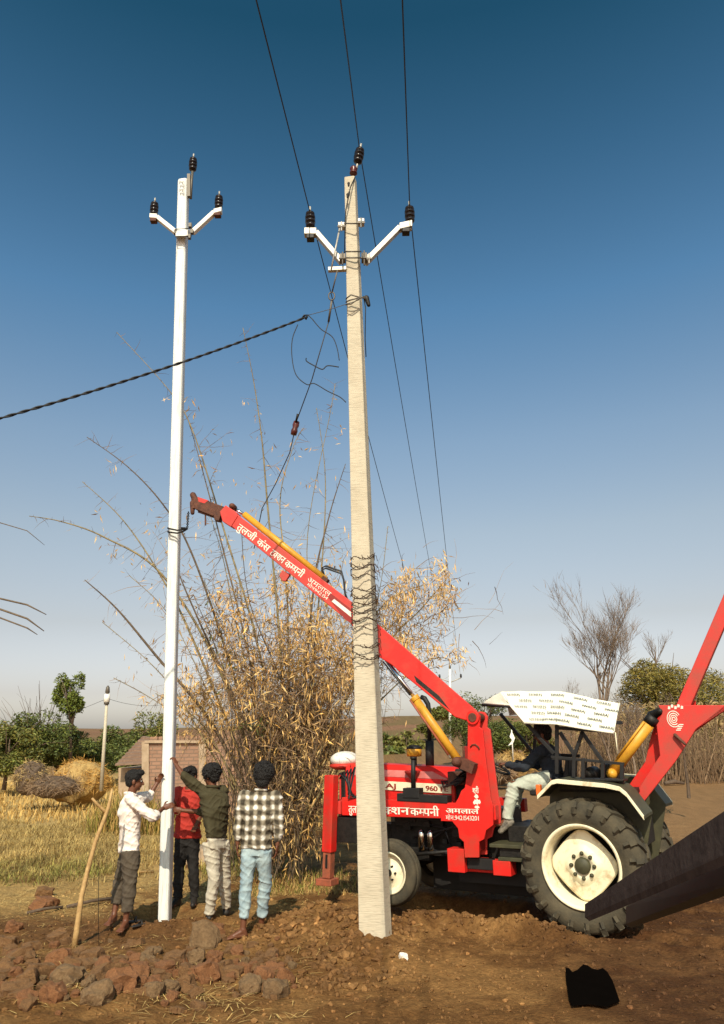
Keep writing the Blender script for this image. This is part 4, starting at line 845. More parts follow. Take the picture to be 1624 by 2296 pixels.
k = MB(); k.cap2(B(*bscale(523, 1137), -.05), B(*bscale(523, 1137), .05), .045, .045); k.bar(B(*bscale(523, 1150)), B(*bscale(523, 1138)), .07, .06, bside); k.bar(B(*bscale(724, 1308)), B(*bscale(733, 1296)), .12, .09, bside); part(k, 'cylinder_bracket', 'rust', boom, .004)
k = MB(); k.prism([B(*bscale(*p), .03) for p in ((628, 1292), (634, 1279), (652, 1288), (642, 1304), (634, 1303))], bside * -.06); part(k, 'stop_bracket', 'redfade', boom, .006)
for dz in (0, 5): part(MB().tube([B(*bscale(728, 1298 - dz)), B(*bscale(722, 1278 - dz)), B(*bscale(731, 1274 - dz)), B(*bscale(748, 1280 - dz)), B(*bscale(766, 1286 - dz)), B(*bscale(771, 1300)), B(*bscale(774, 1330)), B(*bscale(779 + dz, 1358))], .013, 8), 'hydraulic_hose', 'rubber', boom, 0)
k = MB(); k.prism([B(*bscale(*p), .066) for p in ((746, 1350), (752, 1345), (793, 1377), (793, 1388))], bside * -.008); part(k, 'reflective_strip', 'white', boom, 0)
k = MB(); k.prism([B(*bscale(*p), .0655) for p in ((738, 1340), (744, 1332), (795, 1372), (795, 1402), (775, 1390))], bside * -.006); part(k, 'dark_band', 'letterred', boom, 0)
lt = MB(); tr_dir = (B(*bscale(720, 1325)) - B(*bscale(536, 1186))).normalized(); upd = bside.cross(tr_dir); upd = upd if upd.z > 0 else -upd
def wb(toks, a, b, size, **kw): p, q = B(*bscale(*a), .0645), B(*bscale(*b), .0645); write(lt, toks, p, q - p, upd, size, width=(q - p).length, **kw)
wb(['तु', 'ल', 'जी'], (533, 1188), (571, 1216), .14); wb(['कं', 'स'], (577, 1221), (602, 1240), .14); wb(['ट', 'क~', 'श', 'न'], (607, 1245), (636, 1266), .14); wb(['क', 'म~', 'प', 'नी'], (639, 1269), (678, 1298), .14)
wb(['अ', 'म', 'ला', 'ल'], (690, 1303), (740, 1340), .10, bold=False); wb(['मो', 'न', '9', '4', '2', '1', '5', '4'], (690, 1314), (735, 1347), .06, bold=False)
part(lt, 'boom_lettering', 'letter', boom, 0)
# lift cylinder under the boom
cA, cB = P(1030, 1708, 9.62), P(928, 1562, 9.72); cC = B(*bscale(866, 1480)); 
k = MB(); k.tube([cA, cB], .052, 18); lc = part(k, 'lift_cylinder', 'yellow', None, 0)
k = MB(); k.tube([cB, cB + (cA - cB) * .06], .06, 18); part(k, 'gland', 'yellow', lc, .003)
part(MB().tube([cB, cC], .024, 14), 'lift_rod', 'chrome', lc, 0)
part(MB().tube([cB + V(-.05, -.02, .02), cC + V(-.04, 0, -.02)], .011, 8), 'rod_hose', 'rubber', lc, 0)
part(MB().tube([cA.lerp(cB, .1) + V(-.075, -.01, 0), cA.lerp(cB, .95) + V(-.075, -.01, 0)], .014, 8), 'oil_pipe', 'orange', lc, 0)
k = MB(); k.cap2(cA + TN * -.09, cA + TN * .09, .06, .06); k.bar(cA, cA + TU * -.2 + TZ * -.08, .12, .12, TN); part(k, 'cylinder_foot', 'rust', None, 0)
k = MB()
for j in range(6): a = L(1.3 + .02 * j, .52, 2.1 - .1 * j); k.tube([a, a + TU * (.08 + .02 * j) + TZ * -.12 + TN * .05, L(1.42, .45 + .03 * j, 1.75 - .04 * j), L(1.55 + .05 * j, .42, 1.6 - .03 * j), L(1.7 + .03 * j, .35, 1.52)], .013, 7)
part(k, 'mast_hoses', 'rubber', None, 0)['kind'] = 'stuff'
k = MB(); tbox(k, 1.46, 1.72, .30, .46, 1.48, 1.64); tbox(k, 1.36, 1.44, .44, .6, 1.7, 1.95); part(k, 'control_valves', 'rust', None, .01)

# ---- rear auger arm
CR_ = .12
def RP(px, py, c=CR_): return LP(px, py, c)
k = MB(); k.prism([RP(x, y) for x, y in ((1485, 1600), (1476, 1581), (1640, 1581), (1640, 1570), (1640, 1540), (1655, 1560), (1560, 1636), (1515, 1707), (1442, 1800), (1427, 1802), (1404, 1830), (1392, 1830), (1480, 1694), (1472, 1623))], TN * -.05); ra = part(k, 'rear_arm', 'redfade', None, .006)
k = MB(); k.prism([RP(x, y, CR_ - .2) for x, y in ((1476, 1601), (1560, 1570), (1560, 1632), (1483, 1690), (1425, 1790), (1405, 1768), (1447, 1708), (1460, 1650))], TN * -.05); part(k, 'far_arm_plate', 'red', ra, .006)
k = MB(); k.bar(RP(1530, 1592, CR_ - .1), RP(1640, 1335, CR_ - .1), .13, .14, TN); part(k, 'upper_arm', 'redfade', ra, .008)
k = MB(); k.tube([RP(1372, 1735), RP(1457, 1620)], .068, 18); yc = part(k, 'arm_cylinder', 'yellow', None, 0)
k = MB(); k.cap2(RP(1372, 1735, .04), RP(1372, 1735, .2), .062, .062); part(k, 'cylinder_eye', 'yellow', yc, 0)
k = MB(); k.tube([RP(1455, 1622), RP(1466, 1607)], .075, 16); k.cap2(RP(1462, 1605, 0), RP(1480, 1595, .1), .06, .04); part(k, 'cylinder_joint', 'dark', yc, 0)
part(MB().tube([RP(1383, 1700, .2), RP(1445, 1618, .2)], .013, 8), 'cylinder_pipe', 'yellow', yc, 0)
em = MB(); ec = RP(1511, 1612, CR_ + .004); ex, ey = -TU, TZ
for r0 in (.075, .055, .037, .02):
    n = 28; st_, en = (.2, 6.5) if r0 < .04 else (.5, 5.4)
    pts = [(r0 * math.cos(st_ + (en - st_) * i / n), r0 * 1.25 * math.sin(st_ + (en - st_) * i / n)) for i in range(n + 1)]
    vs = [ec + ex * (a * q) + ey * (b * q) for a, b in pts for q in (1, 1 - .008 / r0)]
    em.add(vs, [(2 * i, 2 * i + 1, 2 * i + 3, 2 * i + 2) for i in range(n)])
for i in range(5): p = ec + ey * (.11 + .018 * (i % 2)) + ex * (-.05 + .035 * i); em.add([p, p + ex * .026, p + ex * .03 + ey * .03, p + ex * .006 + ey * .035], [(0, 1, 2, 3)])
for i in range(4): p = ec + ey * (-.13 + .02 * i) + ex * (.01 + .012 * i); em.add([p, p + ex * .05, p + ex * .05 + ey * .011, p + ey * .011], [(0, 1, 2, 3)])
part(em, 'painted_emblem', 'letter', ra, 0)
part(MB().cap2(RP(1514, 1648, CR_ + .03), RP(1536, 1668, CR_ + .06), .02, .016), 'arm_pin', 'rust', ra, 0)
k = MB(); tbox(k, -.58, -.2, -.3, .25, .85, 1.2); tbox(k, -.55, -.38, -.02, .2, 1.2, 1.36); part(k, 'rear_mount', 'dark', None, .01)
k = MB(); tbox(k, -.30, -.12, -.3, .1, 1.46, 1.72); k.cap2(L(-.05, .1, 1.62), L(-.05, .3, 1.62), .08, .08); k.tube([L(.05, .2, 1.5), L(.0, .25, 1.75)], .014, 6); part(k, 'rear_valve_block', 'dark', None, .01)

# dark steel beam reaching in from the right
bmth = thing('steel_beam', 'dark brown steel boom reaching in from the right in front of the rear tractor wheel', 'beam', tuple(P(1322, 2055, 4.9)))
BK = V(0, .10, 0)
def beam(name, m, q0, q1, d0_, d1_):
    a0, a1, b0, b1 = P(*q0[0], d0_), P(*q0[1], d0_), P(*q1[0], d1_), P(*q1[1], d1_)
    return MB().hexa([a1, b1, b1 + BK, a1 + BK], [a0, b0, b0 + BK, a0 + BK]).build(name, m, bmth, bevel=.004)
beam('upper_beam', 'brownsteel', ((1322, 2035), (1322, 2066)), ((1700, 1797), (1700, 1911)), 4.9, 2.35)
beam('lower_bar_or_shadow', 'black', ((1416, 2040), (1416, 2081)), ((1700, 1925), (1700, 1985)), 5.0, 2.6)  # black bar in place of the shadow below the upper beam
# flat black sheet in place of a cast shadow at the bottom edge
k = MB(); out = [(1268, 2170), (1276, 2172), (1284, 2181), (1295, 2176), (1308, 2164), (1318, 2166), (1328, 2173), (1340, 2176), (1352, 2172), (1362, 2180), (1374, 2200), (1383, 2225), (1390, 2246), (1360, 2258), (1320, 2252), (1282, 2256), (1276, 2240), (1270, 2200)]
pp = [GP(*p) for p in out]; zt = max(p.z for p in pp) + .006; pp = [G(*p, zt) for p in out]; k.prism(pp, V(0, 0, .006)); o = k.build('shadow_sheet', 'cloth', None, loc=tuple(pp[0])); tag(o, 'flat black sheet standing in for a shadow on the soil at the bottom right edge', 'painted shadow')

def twigs(name, starts, dirs, Ls, r, m, parent, seg=4, wob=.25, droop=.15):
    vs, fs = [], []; n = 0
    for p, d, Ln in zip(starts, dirs, Ls):
        p = np.array(p, float); d = np.array(d, float); d /= np.linalg.norm(d) + 1e-9; k = seg; rr = r * (.6 + .8 * random.random())
        x = np.cross(d, (0.3, .5, .8)); x /= np.linalg.norm(x) + 1e-9; y = np.cross(d, x); ring = []
        for j in range(k + 1):
            q = rr * (1 - .75 * j / k)
            for t in range(3): ring.append(p + q * (x * math.cos(t * 2.094) + y * math.sin(t * 2.094)))
            d = d + RNG.normal(0, wob, 3) * .5; d[2] -= droop * .2; d /= np.linalg.norm(d); p = p + d * (Ln / k)
        vs += ring
        for j in range(k):
            for t in range(3): fs.append((n + j * 3 + t, n + j * 3 + (t + 1) % 3, n + j * 3 + 3 + (t + 1) % 3, n + j * 3 + 3 + t))
        n += len(ring)
    return npmesh(name, np.array(vs), np.array(fs), m, parent)
# ---------------------------------------------------------------- people
def hand(mb, w, d, n, size=1., curl=.5, thumb=1):
    """w wrist, d direction of the hand, n direction the palm faces; fingers curl towards n"""
    d = Vector(d).normalized(); n = Vector(n); n = (n - d * n.dot(d)).normalized(); s = d.cross(n); s_ = size * .95
    mb.ell(w + d * .045 * s_, s * .040 * s_, n * .015 * s_, d * .052 * s_, 12, 8)
    for i, (off, ln) in enumerate(((-.030, .072), (-.010, .082), (.010, .077), (.029, .060))):
        p = w + d * .085 * s_ + s * off * s_; a = .0; q = p
        for j in range(3):
            a += curl * (.55 + .25 * j) * (1 + .1 * i); dd = d * math.cos(a) + n * math.sin(a); e = q + dd * (ln * s_ * (.45, .32, .25)[j]); mb.cap2(q, e, (.0092 - .0009 * j) * s_, (.0086 - .001 * j) * s_, 8); q = e
    t = w + d * .025 * s_ - s * .034 * s_ * thumb; m1 = t + (d * .5 - s * .62 * thumb + n * .3).normalized() * .036 * s_; m2 = m1 + (d * .8 - s * .15 * thumb + n * .5).normalized() * .030 * s_
    mb.cap2(t, m1, .0125 * s_, .0105 * s_, 8); mb.cap2(m1, m2, .0102 * s_, .008 * s_, 8)
def foot(mb, a, d, up=V(0, 0, 1), size=1., bare=True):
    d = Vector(d); d.z = 0; d.normalize(); s = d.cross(up)
    mb.cap2(a + V(0, 0, .01), a - d * .025 - up * .045, .036 * size, .030 * size)
    mb.cap2(a - d * .02 - up * .045, a + d * .13 - up * .058, .030 * size, .024 * size); mb.cap2(a + d * .01 - up * .01, a + d * .11 - up * .052, .032 * size, .024 * size)
    mb.ell(a + d * .12 * size - up * .06, d * .045, s * .043, up * .018)
    if bare:
        for i, o in enumerate((-.034, -.016, .0, .016, .031)): mb.cap2(a + d * .14 * size + s * o - up * .064, a + d * (.185 - .008 * abs(i - 1)) * size + s * o * 1.05 - up * .067, .011, .010, 8)
def face_frame(face): f = Vector(face).normalized(); s = f.cross(V(0, 0, 1)).normalized(); return f, s, s.cross(f)
def head(mb, c, face, s=1.):
    f, r, u = face_frame(face)
    mb.ell(c + u * .025 * s - f * .012 * s, r * .074 * s, f * .092 * s, u * .088 * s, 18, 12); mb.ell(c - u * .045 * s + f * .025 * s, r * .058 * s, f * .066 * s, u * .062 * s, 16, 10)
    mb.ell(c - u * .088 * s + f * .062 * s, r * .026 * s, f * .022 * s, u * .02 * s); mb.cap2(c + u * .012 * s + f * .082 * s, c - u * .028 * s + f * .106 * s, .011 * s, .016 * s, 10)
    mb.ell(c - u * .056 * s + f * .086 * s, r * .026 * s, f * .010 * s, u * .011 * s); mb.ell(c + u * .022 * s + f * .072 * s, r * .056 * s, f * .018 * s, u * .012 * s)
    for q in (-1, 1): mb.ell(c - u * .012 * s - f * .012 * s + r * q * .077 * s, r * .011 * s, f * .02 * s, u * .032 * s)
def hair(parent, c, face, kind, s=1.):
    f, r, u = face_frame(face); mb = MB(); rr = random.Random(int(c.x * 1000))
    if kind == 'short':
        mb.ell(c + u * .042 * s - f * .022 * s, r * .083 * s, f * .096 * s, u * .086 * s, 18, 12); mb.ell(c - u * .01 * s - f * .052 * s, r * .072 * s, f * .052 * s, u * .062 * s); mb.ell(c + u * .098 * s + f * .045 * s, r * .066 * s, f * .055 * s, u * .036 * s)
        n, R, sz = 260, (.080, .094, .082), .011
    elif kind == 'curly':
        mb.ell(c + u * .05 * s - f * .015 * s, r * .105 * s, f * .115 * s, u * .092 * s, 18, 12); mb.ell(c - u * .02 * s - f * .05 * s, r * .075 * s, f * .06 * s, u * .07 * s); n, R, sz = 420, (.110, .120, .102), .015
    else:
        mb.ell(c + u * .025 * s - f * .025 * s, r * .112 * s, f * .110 * s, u * .115 * s, 18, 12); mb.ell(c - u * .05 * s - f * .05 * s, r * .085 * s, f * .06 * s, u * .075 * s); n, R, sz = 460, (.118, .114, .122), .014
    for _ in range(n):
        v = V(rr.gauss(0, 1), rr.gauss(0, 1), rr.gauss(.45, .9)).normalized()
        if v.y > .55 and v.z < .35: continue
        p = c + u * .045 * s - f * .018 * s + (r * v.x * R[0] + f * v.y * R[1] + u * v.z * R[2]) * s * .97
        z = rr.uniform(.6, 1.25) * sz * s; mb.ell(p, V(z, 0, 0), V(0, z, 0), V(0, 0, z * .8), 8, 6)
    h_ = mb.build('hair', 'hair', parent, remesh=.006, smooth=0, wrinkle=.006, wscale=75, wstretch=(1, 1, 1))
    nv = len(h_.data.vertices); st_ = [h_.data.vertices[rr.randrange(nv)] for _ in range(420 if kind != 'short' else 200)]; st_ = [q for q in st_ if q.normal.z > -.55]; o_ = wloc(parent)
    twigs('hair_strands', [q.co + o_ for q in st_], [q.normal + V(rr.gauss(0, .7), rr.gauss(0, .7), rr.gauss(0, .6)) for q in st_], [rr.uniform(.015, .045) * (1 if kind != 'short' else .6) for q in st_], .0026, 'hair', h_, 3, .9, .6)['kind'] = 'stuff'
    return h_
def person(label, root, J, shirt, trousers, hairkind, face, skin='skin', shoes=None, hem=.0, sleeve=1.0, sleeve_r=1.0, cuffz=None, fac=1., bare_toes=True, tuck=0., open_collar=False, torso_w=1., leg_w=1., palm=None, curl=(.5, .5), footdir=None, hd=None, pants_end=(.97, .97), head_s=1.):
    t = thing('person', label, 'person', tuple(root)); Jv = {k: Vector(v) for k, v in J.items()}
    pel, chest, nk, hc = Jv['pelvis'], Jv['chest'], Jv['neck'], Jv['head']
    sh = [Jv['sl'], Jv['sr']]; el = [Jv['el'], Jv['er']]; wr = [Jv['wl'], Jv['wr']]; hp = [Jv['hl'], Jv['hr']]; kn = [Jv['kl'], Jv['kr']]; an = [Jv['al'], Jv['ar']]
    ax = (sh[1] - sh[0]); ax = ax.normalized(); up = (nk - pel).normalized(); hx = (hp[1] - hp[0]).normalized(); fr_ = up.cross(ax).normalized()
    # body
    b = MB(); w = torso_w
    mid = pel.lerp(chest, .5)
    b.loft([(pel - up * .07, hx * .10, fr_ * .075), (pel + up * .02, hx * .145 * w, fr_ * .095), (mid, (hx + ax).normalized() * .125 * w, fr_ * .085), (chest, ax * .15 * w, fr_ * .10), (chest.lerp(nk, .55), ax * .15 * w, fr_ * .085), (nk - up * .03, ax * .075, fr_ * .06), (nk, ax * .05, fr_ * .05)])
    b.cap2(nk - up * .04, hc - V(0, 0, .04), .054, .052); head(b, hc, face, head_s)
    for i in (0, 1):
        b.cap2(sh[i], el[i], .046 * fac, .036 * fac); b.cap2(el[i], wr[i], .036 * fac, .024 * fac)
        d = hd[i] if hd and hd[i] is not None else (wr[i] - el[i]); n = palm[i] if palm else V(0, 1, 0); hand(b, wr[i], d, n, fac, curl[i], 1 if i == 0 else -1)
        b.cap2(hp[i], kn[i], .075 * fac, .050 * fac); b.cap2(kn[i], an[i], .048 * fac, .032 * fac); cf = kn[i].lerp(an[i], .3); b.cap2(cf - fr_ * .012, kn[i].lerp(an[i], .6), .046 * fac, .034 * fac)
        foot(b, an[i], footdir[i] if footdir else fr_, size=fac, bare=not shoes)
    body = b.build('body', skin, t, remesh=.0058, smooth=2)
    f, r, u = face_frame(face)
    for q in (-1, 1):
        MB().ell(hc + u * .004 + f * .078 + r * q * .031, r * .013, f * .010, u * .0085, 10, 7).build('eye', 'eye', t)
        e_ = MB().ell(hc + u * .004 + f * .0865 + r * q * .031, r * .0055, f * .003, u * .0055, 8, 6).build('pupil', 'hair', t)
        MB().cap2(hc + u * .028 + f * .088 + r * q * .014, hc + u * .026 + f * .074 + r * q * .052, .006, .004, 8).build('eyebrow', 'hair', t)
    hair(t, hc, face, hairkind, head_s)
    # trousers
    tm = MB(); lw = leg_w
    tm.loft([(pel - up * .10, hx * .15 * w, fr_ * .105), (pel + up * .0, hx * .160 * w, fr_ * .112), (pel + up * .10, hx * .145 * w, fr_ * .10)])
    for i in (0, 1):
        e = kn[i].lerp(an[i], pants_end[i]); d = (an[i] - kn[i]).normalized(); y = (d.cross(hx)).normalized(); x_ = y.cross(d)
        top = hp[i]; dt = (kn[i] - hp[i]).normalized(); yt = dt.cross(hx).normalized(); xt = yt.cross(dt)
        tm.loft([(top + up * .03, xt * .092, yt * .105), (top.lerp(kn[i], .25), xt * .090 * lw, yt * .098 * lw), (top.lerp(kn[i], .6), xt * .076 * lw, yt * .080 * lw), (kn[i], x_ * .066 * lw, y * .068 * lw), (kn[i].lerp(e, .45), x_ * .064 * lw, y * .067 * lw), (kn[i].lerp(e, .8), x_ * .056 * lw, y * .057 * lw), (e, x_ * .055 * lw, y * .056 * lw)], 16)
    tm.build('trousers', trousers, t, remesh=.009, smooth=2, wrinkle=.0115, fold=True)
    # shirt
    sm = MB(); hemc = pel - up * hem; kx = (hx + ax).normalized()
    sm.loft([(hemc, hx * .176 * w, fr_ * .125), (pel + up * .06, hx * .170 * w, fr_ * .122), (mid + up * .02, kx * .160 * w, fr_ * .118), (chest, ax * .178 * w, fr_ * .125), (chest.lerp(nk, .55), ax * .172 * w, fr_ * .108), (nk - up * .035, ax * .10, fr_ * .078), (nk - up * .002, ax * .068, fr_ * .066)])
    for i in (0, 1):
        sm.cap2(chest.lerp(nk, .5), sh[i], .09, .070); sm.cap2(sh[i], el[i], .066 * sleeve_r, .056 * sleeve_r)
        if sleeve > 1: sm.cap2(el[i], el[i].lerp(wr[i], sleeve - 1), .056 * sleeve_r, .046 * sleeve_r)
    sm.build('shirt', shirt, t, remesh=.009, smooth=3, wrinkle=.017, fold=True)
    cl = MB(); cl.tube([nk - up * .005 + (ax * math.cos(q) * .070 + fr_ * math.sin(q) * .066) + up * (.012 if math.sin(q) < .6 else -.02) for q in [i * 6.2832 / 18 for i in range(19)]], .017, 8); cl.build('collar', shirt, t)
    if shoes:
        for i in (0, 1):
            s_ = MB(); a = an[i]; d = Vector(footdir[i] if footdir else fr_); d = V(d.x, d.y, 0).normalized() if abs(d.z) < .3 else d.normalized(); uu = V(0, 0, 1) if abs(d.z) < .3 else d.cross(hx).normalized() * (1 if d.cross(hx).z > 0 else -1); sd = d.cross(uu)
            s_.cap2(a + uu * .02, a - uu * .05, .044, .043); s_.cap2(a - uu * .048 - d * .02, a + d * .15 - uu * .058, .042, .032); s_.cap2(a + d * .02 - uu * .01, a + d * .12 - uu * .05, .04, .032)
            s_.build('shoe', shoes, t, remesh=.008, smooth=2)
    return t

# worker in the pale shirt, left of the white pole (seen from behind his right side, facing the pole)
d0 = 9.55
person('barefoot worker in a pale pink shirt and grey rolled trousers, left of the white pole', GP(270, 2075),
  dict(head=P(302, 1751, d0), neck=P(293, 1779, d0), chest=P(291, 1826, d0), pelvis=P(290, 1905, d0), sl=P(317, 1789, d0 + .20), sr=P(292, 1792, d0 - .13), el=P(334, 1786, d0 + .38), er=P(344, 1832, d0 - .15), wl=P(352, 1757, d0 + .44), wr=P(366, 1812, d0 + .18),
   hl=P(290, 1915, d0 + .09), hr=P(293, 1915, d0 - .09), kl=P(269, 1980, d0 + .10), kr=P(292, 1982, d0 - .12), al=P(256, 2052, d0 + .02), ar=P(282, 2066, d0 - .14)),
  'shirtwhite', 'trgrey', 'short', (.93, .33, -.1), hem=.03, sleeve=1.25, pants_end=(.66, .74), palm=(V(.5, -.8, 0), V(.3, .9, 0)), footdir=(V(-.15, -1, 0), V(-.1, -1, 0)), leg_w=1.12, hd=(V(.3, .05, .6), V(.75, .1, .25)), torso_w=.93)
# worker in the olive top
d0 = 9.85
person('worker in a dark olive top and cream trousers, one arm raised against the pole', GP(480, 2058),
  dict(head=P(474, 1740, d0), neck=P(478, 1765, d0), chest=P(482, 1805, d0), pelvis=P(487, 1882, d0), sl=P(452, 1771, d0 + .02), sr=P(500, 1773, d0 + .12), el=P(413, 1741, d0 - .04), er=P(452, 1821, d0 + .36), wl=P(395, 1715, d0 + .05), wr=P(409, 1817, d0 + .3),
   hl=P(474, 1893, d0 - .06), hr=P(496, 1893, d0 + .10), kl=P(480, 1968, d0 - .06), kr=P(504, 1966, d0 + .22), al=P(470, 2048, d0 + .05), ar=P(508, 2036, d0 + .35)),
  'shirtolive', 'trcream', 'curly', (-.85, .5, -.25), shoes='shoe', hem=-.02, sleeve=1.12, pants_end=(1, .98), palm=(V(-.6, .4, 0), V(-.5, .5, 0)), curl=(.8, .6), footdir=(V(-.25, .95, 0), V(-.1, 1, 0)), hd=(V(-.25, .15, .5), V(-.7, -.1, .1)), torso_w=1.05)
# worker in red behind the pole
d0 = 10.6
person('worker in a red shirt and black trousers standing behind the white pole', GP(418, 2028),
  dict(head=P(426, 1741, d0), neck=P(425, 1768, d0), chest=P(424, 1805, d0), pelvis=P(419, 1878, d0), sl=P(450, 1775, d0), sr=P(400, 1775, d0), el=P(455, 1818, d0 + .05), er=P(394, 1815, d0 - .12), wl=P(440, 1850, d0 - .12), wr=P(392, 1800, d0 - .32),
   hl=P(431, 1886, d0), hr=P(408, 1886, d0), kl=P(434, 1950, d0 - .02), kr=P(402, 1950, d0), al=P(436, 2013, d0), ar=P(399, 2014, d0)),
  'shirtred', 'trblack', 'short', (-.35, -.9, -.25), shoes='shoe', hem=.0, sleeve=1.0, palm=(V(0, -.5, .5), V(-.6, -.3, 0)), footdir=(V(.1, -1, 0), V(-.25, -1, 0)), pants_end=(1, 1))
# man in the checked shirt
d0 = 9.12
person('barefoot man in a black and white checked shirt and light blue jeans seen from behind', GP(565, 2092),
  dict(head=P(593, 1741, d0 + .02), neck=P(586, 1773, d0 + .02), chest=P(582, 1822, d0), pelvis=P(575, 1897, d0), sl=P(549, 1786, d0), sr=P(620, 1788, d0), el=P(536, 1840, d0 - .02), er=P(626, 1842, d0 - .02), wl=P(533, 1892, d0 - .02), wr=P(622, 1894, d0 - .04),
   hl=P(560, 1911, d0), hr=P(591, 1911, d0), kl=P(552, 1984, d0 - .02), kr=P(595, 1980, d0 + .08), al=P(545, 2086, d0 - .05), ar=P(586, 2076, d0 + .18)),
  'plaid', 'trblue', 'afro', (.25, .95, -.12), hem=.02, sleeve=1.72, pants_end=(.74, .76), palm=(V(1, .2, 0), V(-1, .2, 0)), curl=(.45, .45), footdir=(V(-.9, -.25, 0), V(-.15, -.95, 0)), hd=(V(-.05, .05, -1), V(-.05, .05, -1)), fac=1.0, sleeve_r=1.05)
# the driver
def LT(px, py, c=.05): return LP(px, py, c)
person('driver in a dark jacket and pale trousers sitting under the white canopy', L(.45, .05, 1.44),
  dict(head=L(.56, .05, 2.07), neck=L(.53, .05, 1.94), chest=L(.50, .05, 1.80), pelvis=L(.45, .05, 1.53), sl=L(.54, -.13, 1.88), sr=L(.54, .23, 1.88), el=L(.76, -.22, 1.70), er=L(.78, .28, 1.68), wl=L(1.02, -.12, 1.72), wr=L(1.03, .16, 1.72),
   hl=L(.48, -.05, 1.53), hr=L(.48, .16, 1.53), kl=L(.98, -.12, 1.50), kr=LP(1152, 1760, .30), al=L(1.12, -.14, 1.02), ar=LP(1138, 1838, .34)),
  'shirtnavy', 'trmint', 'short', (.9, 0, -.1) and (TU + TZ * -.1), shoes='sole', hem=.03, sleeve=1.85, palm=(V(0, 0, -1), V(0, 0, -1)), curl=(.9, .9), footdir=(TU * .8 - TZ * .1, TU * .8 + TN * .2 - TZ * .55), pants_end=(.98, .98), leg_w=1.12)
# slippers beside the pale-shirted worker, stake
sp = thing('slippers', 'pair of dark slippers lying beside the bare feet of the pale-shirted worker', 'slippers', tuple(GP(305, 2075)))
for px, py, a in ((298, 2078, .5), (312, 2074, .9)):
    c = GP(px, py, .02); d = V(math.cos(a), math.sin(a), 0); k = MB().ell(c, d * .11, d.cross(V(0, 0, 1)) * .042, V(0, 0, .012)); k.tube([c + d * .02 + d.cross(V(0, 0, 1)) * .04, c + d * .03 + V(0, 0, .045), c + d * .02 - d.cross(V(0, 0, 1)) * .04], .012, 6); k.build('slipper', 'shoe', sp)
sk = thing('forked_stake', 'tall peeled forked stick leaning upright in the rubble at left', 'stake', tuple(GP(167, 2122)))
k = MB(); b0 = GP(166, 2124); dd = b0.y
k.tube([P(166, 2128, dd), P(172, 2090, dd), P(183, 2010, dd + .03), P(197, 1950, dd + .06), P(215, 1885, dd + .08), P(232, 1842, dd + .1), P(243, 1812, dd + .12), P(248, 1790, dd + .12), P(252, 1768, dd + .13)], [.032, .031, .027, .025, .024, .023, .022, .018, .012], 9); k.build('stem', 'stick', sk)
MB().tube([P(240, 1824, dd + .12), P(228, 1812, dd + .1), P(218, 1803, dd + .06), P(207, 1790, dd + .02)], [.02, .018, .016, .013], 8).build('fork', 'stick', sk)
o = MB().tube([P(222, 1930, dd + .3), P(221, 2020, dd + .15), P(222, 2122, dd + .05)], .003, 4).build('thin_string', 'straw', None, loc=tuple(P(222, 1930, dd + .3))); tag(o, 'thin pale string hanging straight down beside the forked stick', 'string')
for x0, y0, x1, y1, r in ((150, 2040, 260, 2022, .02), (255, 1968, 345, 1958, .02), (60, 2053, 140, 2042, .018)):
    a, b = GP(x0, y0, .03), GP(x1, y1, .03); o = MB().tube([a, a.lerp(b, .5) + V(0, 0, .015), b], r, 7).build('fallen_stick', 'stick' if x0 == 255 else 'bark', None, loc=tuple(a)); tag(o, {150: 'dark fallen stick on the bare ground beyond the forked stake', 255: 'pale fallen pole lying behind the pale-shirted worker', 60: 'short dark stick lying by the brick heap at far left'}[x0], 'stick')

# ---------------------------------------------------------------- the dry bamboo clump
def leaves(name, pts, Lr, Wr, m, cols, parent=None, droop=.5, loc=None):
    """leaf-shaped faces with a bent middle, hanging more or less"""
    n = len(pts); a = RNG.uniform(0, 6.283, n); e = RNG.normal(-droop, .55, n)
    d = np.stack([np.cos(a) * np.cos(e), np.sin(a) * np.cos(e), np.sin(e)], 1); r = RNG.normal(0, 1, (n, 3)); w = np.cross(d, r); w /= np.linalg.norm(w, axis=1)[:, None] + 1e-9
    nr = np.cross(d, w); Ln = RNG.uniform(*Lr, n)[:, None]; W = RNG.uniform(*Wr, n)[:, None] / 2
    b = np.asarray(pts); mid = b + d * Ln * .45 + nr * Ln * .08
    vs = np.stack([b, mid - w * W, b + d * Ln, mid + w * W], 1).reshape(-1, 3); i = np.arange(n)[:, None] * 4
    return npmesh(name, vs, i + np.array([[0, 1, 2, 3]]), m, parent, False, np.repeat(cols, 4, 0), loc)
def tint(n, lo=.6, hi=1.3, base=((1, 1, 1),)): b = np.array(base)[RNG.integers(0, len(base), n)]; return b * RNG.uniform(lo, hi, (n, 1))
bb = GP(640, 1930); BY = 12.6
bamb = thing('bamboo_clump', 'large dry thorny bamboo clump with arching bare culms behind the workers', 'bamboo', (G(645, 1925).x, BY, 0))
